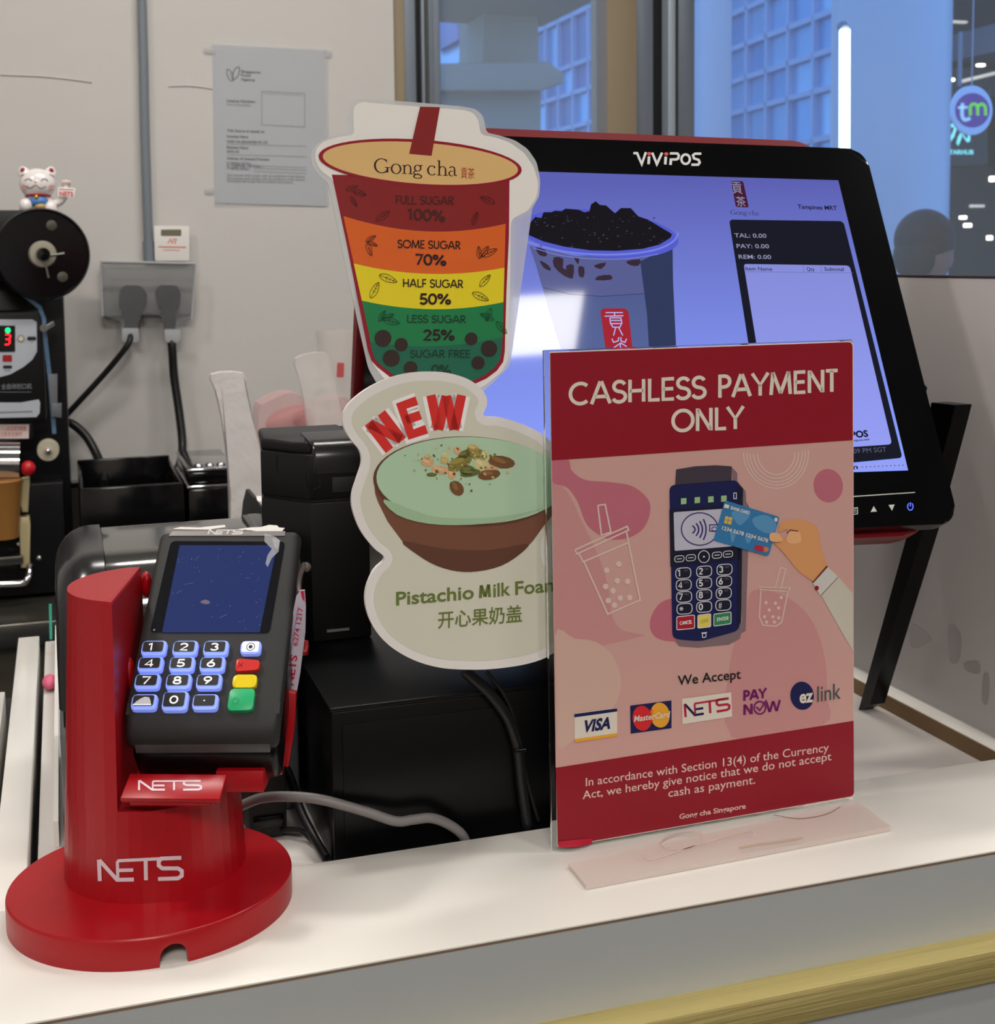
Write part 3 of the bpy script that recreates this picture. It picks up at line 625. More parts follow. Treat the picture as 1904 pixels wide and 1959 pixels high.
lab = {'1': 'QZ', '2': 'ABC', '3': 'DEF', '4': 'GHI', '5': 'JKL', '6': 'MNO', '7': 'PRS', '8': 'TUV', '9': 'WXY'}
for r_, row in enumerate(('123', '456', '789', '*0#')):
    for c_, ch in enumerate(row):
        cx = (1307.5+r_*.8, 1347.5, 1386.5-r_*.8)[c_]; cy = (1096.5, 1093, 1089.5)[c_]+r_*22.7
        q = rquad([(cx-14.5, cy-9), (cx+14.5, cy-11), (cx+14.5, cy+9), (cx-14.5, cy+11)], 9)
        A.poly(q, NV2, 7); A.line(q, 1.5, KL, 8, closed=True)
        if ch == '*':
            for a in (0, 60, 120): A.line([(cx-6-4*math.cos(math.radians(a)), cy-4*math.sin(math.radians(a))), (cx-6+4*math.cos(math.radians(a)), cy+4*math.sin(math.radians(a)))], 1.4, KL, 9)
        elif ch == '#': A.text(ch, (cx-9, cy+6), (cx-3, cy+5.6), 12, KL, 9)
        else: gtext(A, ch, (cx-10, cy+6), (cx-3 if ch != '1' else cx-5, cy+5.6), 12, KL, 9, w=.2)
        if ch in lab: A.text(lab[ch], (cx+1, cy-3), (cx+9, cy-3.6), 3.6, GM, 9)
for q, m, t_ in (([(1295, 1180), (1329, 1176.5), (1329, 1202), (1295, 1205)], mat('print_cancel', (168, 24, 40), rough=.45), 'CANCEL'), ([(1335.5, 1177), (1360, 1174), (1360, 1199), (1335.5, 1202)], mat('print_yellow', (222, 204, 96), rough=.45), 'CLEAR'), ([(1366, 1175), (1399, 1170.5), (1399, 1193), (1366, 1198)], mat('print_enter', (48, 130, 76), rough=.45), 'ENTER')):
    A.poly(rquad(q, 3), m, 7); A.line(rquad(q, 3), 1.5, KL, 8, closed=True)
    x0, x1 = q[0][0]+6, q[1][0]-5; yb = (q[2][1]+q[0][1])/2+4
    gtext(A, t_, (x0, yb+.6), (x1, yb-2.2), 6.5, KL if t_ != 'CLEAR' else mat('print_yellow_dark', (190, 176, 80), rough=.5), 9, w=.2)
A.line([(1342, 1211), (1353, 1210)], 1.6, KL, 8); A.line(rquad([(1344, 1212), (1351, 1211.5), (1351, 1219), (1344, 1219.5)], 2), 1.5, KL, 8, closed=True)
A.line([(1404, 943), (1409, 943), (1409, 954), (1404, 954), (1404, 943)], 1.4, KL, 8)
A.build('printed_card_reader', sg)
A = Art(SG); CB = mat('print_card_blue', (52, 118, 172), rough=.4); CB2 = mat('print_card_light', (86, 144, 190), rough=.4); YG = mat('print_gold', (214, 178, 76), rough=.4)
A.poly(rquad([(1387, 957), (1492, 989), (1471, 1064), (1365, 1034)], 5), CB, 10)
for q in ([(1400, 980), (1420, 975), (1435, 985), (1425, 998), (1415, 1005), (1405, 995)], [(1440, 992), (1465, 985), (1485, 1000), (1482, 1018), (1465, 1020), (1445, 1008)], [(1398, 1015), (1408, 1020), (1402, 1038), (1398, 1030)], [(1428, 1020), (1440, 1025), (1432, 1040), (1426, 1032)]): A.poly(q, CB2, 11, smooth=3)
A.text('BANK CARD', (1398, 974), (1434, 984), 6, SIV, 12, bold=.03, up=(.25, -.96)); A.text('1234 5678 1234 5678', (1381, 1013), (1469, 1038), 7, SIV, 12, bold=.02, up=(.25, -.96))
A.poly([(1387, 964), (1396, 966.5), (1394, 973), (1385, 971)], SIV, 12); A.poly(rquad([(1388, 987), (1402, 990), (1399, 1004), (1385, 1001)], 2), YG, 12)
A.line([(1387, 994), (1400, 997)], .8, CB, 13); A.line([(1395, 988), (1392, 1003)], .8, CB, 13)
A.poly([(1446, 1042), (1464, 1046), (1460, 1056), (1442, 1051)], mat('print_card_red', (180, 40, 60), rough=.4), 12); A.ell(1465, 1051, 6, 5, mat('print_card_orange', (200, 120, 80), rough=.4), 12, n=16)
A.ell(1485, 994, 3, 4, SIV, 12, n=12)
A.poly([(1473, 1022), (1482, 1019), (1492, 1023), (1498, 1034), (1486, 1037), (1474, 1034)], SK2, 13, smooth=4)
A.build('printed_bank_card', sg)
A = Art(SG)
gtext(A, 'CASHLESS', (1090, 775.5), (1350, 762), 43, SIV, 3, w=.16); gtext(A, 'PAYMENT', (1374, 761), (1602, 749), 43, SIV, 3, w=.16); gtext(A, 'ONLY', (1286, 827), (1422, 820), 43, SIV, 3, w=.16)
A.text('We Accept', (1297, 1311), (1418, 1298), 18, INK, 4, bold=.014, up=(-.02, -1))
for t_, p0, p1, c in (('In accordance with Section 13(4) of the Currency', (1121, 1504), (1586, 1437), 15.5), ('Act, we hereby give notice that we do not accept', (1115, 1529), (1591, 1454), 15.5), ('cash as payment.', (1279, 1525), (1445, 1499), 15.5)):
    A.text(t_, p0, p1, c, SPL2, 3, bold=.004)
A.text('Gong cha Singapore', (1300, 1567), (1427, 1546.5), 9.5, SPL2, 3, bold=.018)
A.build('printed_lettering', sg)
A = Art(SG); MCR = mat('print_mc_red', (206, 40, 44), rough=.4); MCY = mat('print_mc_yellow', (226, 160, 50), rough=.4)
A.poly([(1099, 1365), (1181, 1354), (1181, 1408), (1100, 1420)], SIV, 4); A.poly([(1099, 1366), (1181, 1355), (1181, 1361), (1099, 1372.5)], NAVY, 5); A.poly([(1100, 1414), (1181, 1402.5), (1181, 1408.5), (1100, 1420.5)], MCY, 5)
A.text('VISA', (1114, 1401), (1168, 1393), 21, NAVY, 6, bold=.04, slant=.22)
A.poly([(1206, 1350), (1285, 1340), (1285, 1393), (1207, 1403.5)], NAVY, 4); A.ell(1229, 1374, 18.5, 24, MCR, 5, rot=-6); A.ell(1263, 1368, 18.5, 24, MCY, 5, rot=-6)
for k in range(5): A.line([(1241, 1360+k*5), (1250, 1359+k*5)], 1.6, MCR, 6)
A.text('MasterCard', (1213, 1381), (1281, 1371.5), 11, SIV, 7, bold=.02, slant=.15)
A.poly([(1305, 1337), (1399, 1324.5), (1401, 1371), (1306, 1385.5)], SIV, 4)
nets(A, ((1308, 1346), (1397, 1333), (1398, 1359), (1310, 1373)), mat('print_nets_red', (176, 30, 60), rough=.4), 5, w=.17, alt=NAVY)
PUR = mat('print_purple', (112, 22, 96), rough=.4)
gtext(A, 'PAY', (1423, 1341), (1466, 1335), 19, PUR, 4, w=.24); gtext(A, 'N', (1423, 1368), (1440, 1366), 20, PUR, 4, w=.24); gtext(A, 'W', (1466, 1363), (1493, 1359), 20, PUR, 4, w=.22)
A.ring(1454, 1354, 11, 12, 3, PUR, 4, n=30); A.line([(1447, 1352), (1454, 1359), (1467, 1339)], 3, PUR, 5)
A.ell(1535, 1331, 22.5, 27, NAVY, 4, rot=-6); A.text('ez', (1530, 1345), (1556, 1342), 24, SIV, 6, bold=.03)
A.text('link', (1564, 1343), (1609, 1336), 30, mat('print_slate', (70, 82, 84), rough=.45), 5, bold=.004)
A.build('printed_payment_logos', sg)
# curled lower-left corner
b = MB(); C0 = SG.px(1068, 1605); cv = []
for k in range(7):
    t = k/6; cv.append([SG.pt(C0[0]-.0002+t*.022, C0[1]+.0012+.0035*j_/3+t*.0015, .0008+.0022*math.sin(math.pi*t)*(j_/3)) for j_ in range(4)])
b.add([p for r in cv for p in r], [(i*4+j_, i*4+j_+1, i*4+j_+5, i*4+j_+4) for i in range(6) for j_ in range(3)], mat('sign_red_curl', (176, 24, 50), rough=.35)); b.build('curled_corner', sg)

# ------------------------------------------------------------ die-cut cards stuck behind the sign
def serif(art, x0, y0, x1, y1, cap, m, l):
    """'Gong cha' in a book face: strokes with thick stems and thin joins"""
    Wt = 4.62; P0_ = Vector((x0, y0)); D = (Vector((x1, y1))-P0_)/Wt; Uu = Vector((0, -cap)); e = D.length
    def T(p): return P0_+D*p[0]+Uu*p[1]
    def arc(cx, cy, rx, ry, a0, a1, th, tn):
        pts = []; w = []; n = max(8, int(abs(a1-a0)/11))
        for k in range(n+1):
            a = math.radians(a0+(a1-a0)*k/n); pts.append(T((cx+rx*math.cos(a), cy+ry*math.sin(a)))); w.append(cap*(tn+(th-tn)*abs(math.cos(a))**1.6))
        art.line(pts, w, m, l)
    def st(x, ya, yb, w=.125): art.line([T((x, ya)), T((x, yb))], cap*w, m, l)
    def sf(x, y, h=.13): art.line([T((x-h, y)), T((x+h, y))], cap*.045, m, l)
    arc(.42, .5, .38, .5, 48, 322, .14, .05); st(.74, .04, .40); sf(.74, .40, .15); st(.70, .72, .97, .04)
    arc(1.22, .33, .25, .34, 0, 360, .12, .045)
    st(1.68, 0, .6, .11); sf(1.68, .02); sf(1.62, .6, .07); arc(1.86, .40, .17, .24, 150, 8, .10, .05); st(2.03, 0, .43, .11); sf(2.03, .02)
    arc(2.42, .45, .17, .21, 0, 360, .10, .045); arc(2.42, -.14, .22, .13, 0, 360, .09, .045); arc(2.36, .12, .16, .12, 90, 270, .08, .05); art.line([T((2.36, .02)), T((2.52, 0))], cap*.09, m, l); art.line([T((2.55, .62)), T((2.68, .66))], cap*.07, m, l)
    arc(3.22, .33, .23, .33, 45, 318, .12, .045); art.ell(*T((3.36, .55)), cap*.06, cap*.06, m, l, n=12)
    st(3.62, 0, 1.05, .11); sf(3.62, .02); sf(3.57, 1.05, .06); arc(3.80, .40, .17, .24, 150, 8, .10, .05); st(3.97, 0, .43, .11); sf(3.97, .02)
    st(4.47, .05, .48, .11); arc(4.33, .46, .15, .19, 10, 150, .1, .06); arc(4.31, .17, .14, .17, -60, -300, .1, .045); art.line([T((4.47, .05)), T((4.60, .04))], cap*.07, m, l)
PF = SG.shift(-.0095)
PO = [(820, 711), (860, 714), (895, 725), (918, 741), (930, 757), (932, 775), (925, 792), (934, 797), (955, 798), (985, 806), (1015, 818), (1045, 836), (1075, 870), (1092, 920), (1090, 970), (1070, 1010), (1052, 1040), (1058, 1080), (1090, 1110), (1112, 1160), (1108, 1200), (1080, 1235), (1045, 1258), (1000, 1272), (940, 1280), (890, 1281), (840, 1277), (790, 1262), (745, 1235), (715, 1200), (700, 1160), (701, 1125), (716, 1090), (736, 1068), (715, 1048), (690, 1015), (675, 975), (674, 945), (683, 915), (692, 885), (688, 862), (672, 842), (659, 820), (656, 800), (664, 777), (690, 752), (730, 729), (775, 715)]
def inset(pts, d):
    n = len(pts); out = []; area = sum(pts[i][0]*pts[(i+1) % n][1]-pts[(i+1) % n][0]*pts[i][1] for i in range(n)); sg_ = 1 if area > 0 else -1
    for i in range(n):
        a = Vector(pts[i-1][:2]); b = Vector(pts[i][:2]); c = Vector(pts[(i+1) % n][:2]); t = (c-a).normalized(); out.append(b+Vector((-t.y, t.x))*sg_*d)
    return out
PS = [tuple(p) for p in catmull([Vector(p) for p in PO], 4, True)]
dc = thing('dessert_card', 'rounded pale green die-cut card with a bowl, behind the payment sign', 'advertising card', PF.pt(.02, .2, 0))
MB().prism(PF, [PF.px(*p) for p in PS], -.003, 0, mat('card_core_white', (226, 222, 220), rough=.45)).build('board', dc)
A = Art(PF); PG = mat('card_sage', (208, 207, 192), rough=.45); WH2 = mat('card_white', (240, 237, 238), rough=.45)
A.poly(inset(PS, 17), PG, 1)
for q in ([(760, 796), (770, 783), (735, 770), (700, 800), (690, 812), (735, 870), (755, 860), (748, 845)],): pass
for t_, c_, a_, s_ in (('N', (737, 826), -37.5, (46, 66)), ('E', (789, 800), -19, (44, 64)), ('W', (853, 789), 0, (70, 66))):
    r = math.radians(a_)
    for bold, m, l, g in ((.17, WH2, 2, 1.18), (.045, mat('print_new_red', (214, 48, 44), rough=.4), 3, 1.0)):
        dx = Vector((math.cos(r), math.sin(r))); up = Vector((math.sin(r), -math.cos(r))); w, h = s_[0]*g, s_[1]*(g if g == 1 else 1.0)
        p0 = Vector(c_)-dx*s_[0]*.5-up*s_[1]/2; gtext(A, t_, p0+dx*s_[0]*.08, p0+dx*s_[0]*.95, h, m, l, w=(.27 if l == 3 else .50), up=tuple(up))
BR = mat('print_bowl', (118, 76, 58), rough=.45); BR2 = mat('print_bowl_dark', (96, 60, 46), rough=.45); MINT = mat('print_mint', (176, 206, 176), rough=.4); MINT2 = mat('print_mint_shade', (160, 192, 158), rough=.4)
bowl = [(716, 922), (718, 945), (724, 962), (731, 976), (742, 998), (768, 1033), (800, 1062), (835, 1082), (875, 1093), (915, 1093), (960, 1082), (995, 1060), (1020, 1035), (1045, 1000), (1078, 955), (1083, 925)]
A.poly(bowl, BR, 2); A.poly([(770, 1035), (850, 1050), (940, 1052), (1010, 1040), (995, 1060), (960, 1082), (915, 1093), (875, 1093), (835, 1082), (800, 1062)], BR2, 3, smooth=3)
A.ell(898, 921, 184, 86, BR2, 4, rot=2); A.ell(901, 919, 181, 83, MINT, 5, rot=2)
A.poly([(735, 955), (760, 985), (820, 1002), (900, 1004), (980, 994), (1040, 972), (980, 985), (900, 992), (820, 986)], MINT2, 6, smooth=3)
random.seed(3); NUT = [mat('nut_%s' % n, c, rough=.5) for n, c in (('olive', (132, 122, 60)), ('gold', (196, 172, 110)), ('brown', (112, 78, 44)), ('peach', (212, 168, 124)), ('moss', (96, 104, 52)), ('cream', (206, 196, 136)))]
for x, y, rx_, ry_, rt, k in ((880, 886, 26, 13, -30, 0), (912, 868, 22, 11, 20, 0), (960, 884, 26, 12, 8, 2), (936, 908, 22, 10, -8, 2), (874, 934, 16, 12, 50, 2), (843, 899, 18, 8, 8, 3), (818, 885, 13, 8, 10, 3), (818, 874, 7, 5, 0, 1), (875, 862, 8, 7, 60, 3), (920, 888, 14, 12, 40, 5), (895, 900, 14, 10, 0, 4), (900, 905, 20, 7, -10, 4), (826, 908, 10, 4, 0, 4), (865, 908, 8, 9, 30, 3), (940, 895, 14, 6, 0, 3), (852, 870, 9, 5, -20, 5), (905, 858, 12, 8, 10, 1), (928, 872, 12, 8, 60, 5), (851, 882, 8, 6, 0, 1), (888, 870, 12, 8, -30, 4)):
    A.ell(x, y, rx_, ry_, NUT[k], 7, rot=rt, n=12); A.ell(x-rx_*.2, y-ry_*.3, rx_*.6, ry_*.4, mat('nut_light_%d' % k, ((156, 142, 72), (210, 188, 128), (140, 100, 58), (224, 186, 144), (118, 122, 66), (216, 208, 152))[k], rough=.5), 8, rot=rt+12, n=7)
for k in range(60):
    x = random.gauss(878, 45); y = random.gauss(893, 18); A.ell(x, y, random.uniform(1.2, 4), random.uniform(1, 3), random.choice(NUT), 9, rot=random.uniform(0, 90), n=6)
A.build('printed_picture', dc)
GRN = mat('print_olive_green', (104, 118, 58), rough=.45); A = Art(PF)
[A.text(t_, p_, q_, 25, GRN, 3, bold=.02, up=(-.01, -1)) for t_, p_, q_ in (('Pistachio', (758, 1158), (907, 1145)), ('ilk', (944, 1142), (977, 1138)), ('Foam', (986, 1138), (1070, 1130)))]; gtext(A, 'M', (918, 1144), (938, 1142), 24, GRN, 3, w=.24); A.build('printed_lettering', dc); A = Art(PF); A.text('开心果奶盖', (838, 1200), (999, 1187), 24.5, GRN, 3, bold=.012)
A.build('printed_lettering', dc)

CF = SG.shift(-.0155)
cc = thing('sugar_level_card', 'laminated drink cup card with coloured sugar level bands above the dessert card', 'advertising card', CF.pt(-.05, .1, 0))
CO = [(684, 189), (730, 191), (800, 196), (880, 203), (910, 208), (925, 222), (931, 254), (952, 258), (985, 268), (1010, 285), (1027, 310), (1034, 345), (1032, 375), (1015, 405), (985, 425), (984, 450), (984, 560), (982, 660), (975, 700), (940, 735), (900, 770), (850, 790), (800, 780), (760, 760), (722, 735), (705, 705), (690, 640), (668, 540), (645, 430), (628, 350), (612, 338), (597, 318), (594, 296), (605, 275), (630, 262), (664, 253), (667, 215), (671, 194)]
CI = [(690, 195), (790, 203), (885, 210), (905, 215), (915, 228), (920, 258), (945, 262), (975, 272), (1003, 292), (1022, 320), (1030, 350), (1028, 375), (1012, 402), (978, 420), (977, 450), (976, 560), (972, 690), (960, 712), (925, 740), (880, 760), (830, 765), (780, 755), (735, 725), (712, 695), (700, 640), (680, 540), (657, 430), (638, 345), (612, 325), (603, 305), (604, 285), (620, 270), (648, 262), (678, 258), (676, 225), (677, 203)]
MB().prism(CF, rquad([CF.px(*p) for p in CO], .0025, 3), -.0008, 0, mat('laminate_film', (220, 222, 224), rough=.10, alpha=.55, coat=.5)).build('laminate_pouch', cc)
GL = dict(rough=.25, coat=.7, bump=.12, bscale=55)
A = Art(CF); A.poly(rquad(CI, 9, 3), mat('laminated_white', (240, 237, 234), **GL), 1)
MR = mat('lam_maroon_line', (150, 20, 44), **GL); MAR = mat('lam_maroon', (138, 34, 36), **GL); ORG = mat('lam_orange', (226, 102, 36), **GL); YEL = mat('lam_yellow', (236, 216, 36), **GL); GR1 = mat('lam_green', (28, 130, 78), **GL); GR2 = mat('lam_teal', (30, 106, 84), **GL); TANC = mat('lam_beige', (226, 186, 124), **GL); LK = mat('lam_ink', (46, 22, 26), **GL); LK2 = mat('lam_ink_soft', (74, 30, 30), **GL); LG = mat('lam_ink_green', (16, 62, 40), **GL)
def cupx(y): return 636+(y-345)*.206, 973-(y-345)*.026
def band(y0, y1, sag0, sag1, m, l=3):
    L0, R0 = cupx(y0)[0], cupx(y0)[1]; L1, R1 = cupx(y1)[0], cupx(y1)[1]; n = 14
    top = [(L0+(R0-L0)*k/n, y0+(y0*0)+8*(k/n)*.0+sag0*4*(k/n)*(1-k/n)) for k in range(n+1)]
    bot = [(L1+(R1-L1)*k/n, y1+sag1*4*(k/n)*(1-k/n)) for k in range(n+1)]
    A.poly(top+bot[::-1], m, l)
outl = [(630, 335), (975, 335), (973, 450), (968, 560), (965, 688), (950, 705), (925, 722), (880, 740), (830, 745), (775, 735), (730, 712), (712, 690), (700, 650), (680, 560), (655, 440)]
A.poly([(635, 334), (975, 343), (974, 450), (969, 560), (966, 672), (963, 692), (951, 709), (931, 724), (905, 736), (880, 744), (840, 750), (800, 746), (770, 737), (745, 720), (722, 702), (711, 690), (704, 670), (690, 600), (662, 460)], MR, 2)
ins = [(640, 335), (970, 345), (968, 450), (963, 560), (960, 685), (928, 717), (880, 737), (803, 735), (760, 718), (721, 688), (698, 600), (668, 460)]
def clipband(yl, yr, sag, y2l, y2r, sag2, m):
    n = 14; top = []; bot = []
    for k in range(n+1):
        t = k/n
        for (a, b, s_, o) in ((yl, yr, sag, top), (y2l, y2r, sag2, bot)):
            y = a+(b-a)*t+s_*4*t*(1-t); yy = a+(b-a)*t; xl = 640+(yy-335)*.218 if yy < 690 else 721+(yy-690)*1.25; xr = 970-(yy-345)*.028 if yy < 688 else 960-(yy-688)*1.1
            o.append((xl+(xr-xl)*t, y))
    A.poly(top+bot[::-1], m, 3)
clipband(336, 350, 4, 413, 428, 22, MAR); clipband(413, 428, 22, 504, 512, 16, ORG); clipband(504, 512, 16, 575, 578, 15, YEL); clipband(575, 578, 15, 655, 645, 12, GR1)
A.poly([(706, 640), (740, 652), (800, 656), (880, 654), (962, 640), (960, 668), (957, 688), (946, 704), (927, 718), (902, 730), (878, 738), (840, 744), (802, 740), (773, 730), (749, 714), (727, 697), (717, 686), (711, 668)], GR2, 2.9)
A.ell(804, 312, 195, 45, MR, 4, rot=4.1); A.ell(804.5, 312, 187.5, 39.5, TANC, 5, rot=4.1)
A.poly([(804, 204), (842, 205), (826, 298), (783, 294)], MAR, 6)
serif(A, 716, 330, 875, 337, 27, LK, 6)
A.text('貢茶', (882, 339), (908, 341), 16, mat('lam_seal_red', (170, 60, 50), **GL), 6)
for t_, p0, p1, c, bd, m in (('FULL SUGAR', (757, 390), (868, 392), 16, .012, LK2), ('100%', (781, 420), (851, 424), 21, .035, LK2), ('SOME SUGAR', (761, 474), (881, 477), 15.5, .014, LK), ('70%', (795, 506), (853, 508), 20, .035, LK), ('HALF SUGAR', (771, 549), (886, 551), 15.5, .014, LK), ('50%', (803, 582), (862, 582), 20, .035, LK), ('LESS SUGAR', (779, 617), (891, 618), 14.5, .012, LG), ('25%', (810, 651), (869, 651), 20, .035, LK), ('SUGAR FREE', (785, 684), (900, 684), 14.5, .012, LG), ('0%', (826, 716), (862, 716), 18, .035, LG)):
    gtext(A, t_, p0, p1, c, m, 6, w=.15 if bd < .03 else .21)
def leaf(x, y, L, a, m, w=.36):
    r = math.radians(a); d = Vector((math.cos(r), math.sin(r))); n = Vector((-d.y, d.x)); P = Vector((x, y))
    o = [P, P+d*L*.3+n*L*w*.5, P+d*L*.7+n*L*w*.42, P+d*L, P+d*L*.7-n*L*w*.42, P+d*L*.3-n*L*w*.5]
    A.line(o, .9, m, 6, smooth=4, closed=True); A.line([P, P+d*L], .8, m, 6)
    for t in (.35, .55, .75):
        for s_ in (1, -1): A.line([P+d*L*t, P+d*L*(t+.14)+n*s_*L*w*.3], .6, m, 6)
for x, y, L, a, m in ((672, 376, 22, 60, LK2), (662, 364, 24, -20, LK2), (676, 366, 26, 15, LK2), (720, 422, 32, -35, LK2), (947, 389, 30, 205, LK2), (905, 430, 26, -70, LK2), (700, 462, 22, -30, LK), (702, 465, 26, 70, LK), (704, 462, 20, 25, LK), (918, 495, 24, -95, LK), (920, 492, 26, -55, LK), (922, 490, 32, -25, LK), (726, 526, 36, 22, LK), (709, 570, 34, -62, LK), (918, 548, 30, -48, LK), (904, 560, 34, 25, LK), (725, 615, 24, -60, LG), (730, 612, 26, -25, LG), (732, 610, 34, 15, LG), (945, 612, 28, 205, LG), (940, 590, 26, 110, LG), (950, 615, 30, 50, LG)): leaf(x, y, L, a, m)
PRL = mat('lam_pearl', (52, 38, 36), **GL)
for x, y, r in ((733, 647, 16), (768, 659, 12.5), (749, 685, 16), (786, 704, 13), (902, 648, 12), (936, 667, 15.5), (915, 694, 12.5)): A.ell(x, y, r, r, PRL, 7, n=24)
A.build('printed_picture', cc)

# ------------------------------------------------------------ till monitor facing the customer
mU = Vector((.9977, -.064, -.022)).normalized(); mA = ray(1604, 345); mB = ray(1737.6, 900)
mV = mA.cross(mB).cross(mU).normalized()
if mV.z > 0: mV = -mV
MF0 = Fr(EYE+ray(1604, 345)*(Vector((.5524, .868, .4107))-EYE).dot(FW), mU, mV)
mo = thing('till_monitor', 'black till monitor with a red rear shell, tilted back behind the payment sign', 'monitor', MF0.pt(-.15, .26, -.03))
BX0 = -.335; BX1 = .0290; BY0 = -.0285; BY1 = .2665
MB().prism(MF0, rquad([(BX0, BY0), (BX1, BY0), (BX1, BY1), (BX0, BY1)], .016, 8), -.012, 0, mat('bezel_black', (7, 7, 9), rough=.12, spec=.22), r=.0016).build('bezel', mo)
MB().prism(MF0, rquad([(BX0-.002, BY0-.0150), (-.012, BY0-.0135), (.012, BY0+.02), (.022, BY1-.04), (.012, BY1+.0035), (BX0-.002, BY1+.0035)], [.01, .012, .02, .02, .02, .01], 6), -.030, -.0125, REDD, r=.002).build('rear_shell', mo)
MB().prism(MF0, rquad([(BX0+.01, BY0+.002), (-.03, BY0+.002), (-.03, BY1-.01), (BX0+.01, BY1-.01)], .012, 5), -.055, -.031, RED, r=.006).build('back_cover', mo)
SU = dict(rough=.1)
def scm(n, c, e=1., hi=None):
    k = 'screen_'+n
    if k in _M: return _M[k]
    m = mat(k, (6, 6, 8), rough=.045, emit=e, ecol=c, spec=.12)
    if hi:
        t = m.node_tree; b = t.nodes['Principled BSDF']; g = t.nodes.new('ShaderNodeTexCoord'); s_ = t.nodes.new('ShaderNodeSeparateXYZ'); r = t.nodes.new('ShaderNodeValToRGB'); mr = t.nodes.new('ShaderNodeMapRange')
        t.links.new(g.outputs['Object'], s_.inputs[0]); t.links.new(s_.outputs['Z'], mr.inputs[0]); mr.inputs[1].default_value = .22; mr.inputs[2].default_value = .41
        t.links.new(mr.outputs[0], r.inputs[0]); r.color_ramp.elements[0].color = lin(c)+(1,); r.color_ramp.elements[1].color = lin(hi)+(1,); t.links.new(r.outputs[0], b.inputs['Emission Color'])
    return m
MS = MF0.shift(.0001)
A = Art(MS, .00006)
BG = scm('wallpaper', (140, 160, 255), 1., (92, 96, 178)); SW = scm('card_light', (152, 162, 250), .95, (128, 132, 205)); DK = scm('panel_dark', (24, 26, 38), .9); SI = scm('ink', (16, 16, 30), .8); LT = scm('light_text', (150, 152, 185), .9)
scpts = [MS.pt(-.292, 0), MS.pt(0, 0), MS.pt(0, .228), MS.pt(-.292, .228)]
b = MB(); b.add(scpts, [(0, 3, 2, 1)], BG); scn = b.build('screen', mo)
# order screen
A.poly(rquad([(1395, 420), (1614, 423), (1727, 876), (1470, 900)], [8, 9, 8, 4]), DK, 1)
A.poly(rquad([(1423, 505), (1626, 508), (1707, 850), (1530, 862), (1480, 860)], [6, 8, 8, 2, 2]), SW, 2)
A.line([(1427, 520), (1632, 522)], .8, scm('line', (105, 110, 175), .9), 3); A.line([(1537, 508), (1538, 521)], .8, scm('line', (105, 110, 175)), 3); A.line([(1571, 508), (1572, 521)], .8, scm('line', (105, 110, 175)), 3)
up = (-.15, -.98)
for t_, p0, p1, c in (('TAL: 0.00', (1406, 454), (1467, 455), 8), ('PAY: 0.00', (1410, 474.5), (1472, 475), 8), ('REM: 0.00', (1414, 495), (1476, 495.5), 8)): A.text(t_, p0, p1, c, LT, 3, bold=.01, up=up)
for t_, p0, p1, c in (('Item Name', (1427, 517), (1478, 518), 7), ('Qty', (1544, 518), (1559, 518.5), 7), ('Subtotal', (1578, 518), (1615, 518.5), 7)): A.text(t_, p0, p1, c, SI, 4, bold=.008, up=up)
A.text('Tampines MRT', (1527, 399), (1602, 402), 8, SI, 3, bold=.02, up=up)
A.poly(rquad([(1399, 346), (1422, 346.5), (1433, 397), (1408, 396)], 4), scm('seal_dark', (72, 26, 50), .9), 3)
A.text('貢', (1402, 368), (1421, 369), 18, LT, 4, up=up); A.text('茶', (1410, 393), (1428, 394), 15, LT, 4, up=up)
serif(A, 1398, 410, 1452, 412, 8.5, SI, 3)
A.text('ViViPOS', (1598, 841), (1662, 835), 12, SI, 4, bold=.04, up=(-.2, -1)); A.text('www.vivipos.net', (1608, 847), (1664, 842), 4, SI, 4, bold=.02)
A.text('9:09 PM SGT', (1624, 868), (1697, 864), 9, scm('clock', (96, 98, 128), .9), 3, up=(-.2, -1))
A.poly([(1610, 902), (1736, 893), (1731, 880), (1600, 890)], SW, 2); A.text('n', (1633, 898), (1642, 897), 9, SI, 3, bold=.02, up=(-.2, -1))
for k in range(11): x = 1650+k*7.8; A.ell(x, 893.5-k*.35, 1.3, 1, SI, 4, n=6)
A.build('order_display', scn)
# drink picture
A = Art(MS, .00006); DRK = scm('jelly', (26, 24, 30), .8); RIMB = scm('rim', (84, 92, 205), 1.); RIMB2 = scm('rim_light', (120, 130, 225), 1.)
CU1 = scm('cup_upper', (92, 98, 150), .9); CU2 = scm('cup_lower', (100, 116, 175), .9, (70, 80, 125)); CU3 = scm('cup_shade', (50, 60, 95), .9)
A.poly([(1015, 470), (1100, 500), (1200, 505), (1286, 470), (1287, 520), (1286, 540), (1293, 668), (1294, 720), (1090, 720), (1074, 668), (1035, 540)], CU2, 1)
A.poly([(1013, 470), (1100, 490), (1200, 490), (1287, 472), (1287, 530), (1284, 545), (1230, 562), (1150, 567), (1090, 562), (1040, 550)], CU1, 2)
A.poly([(1225, 500), (1287, 470), (1288, 540), (1294, 668), (1294, 720), (1245, 720), (1238, 600)], CU3, 3)
A.line([(1040, 550), (1090, 562), (1150, 567), (1230, 562), (1284, 546)], 1.2, scm('cup_line', (55, 62, 100), .9), 4)
BRN = scm('jelly_cube', (60, 44, 60), .85)
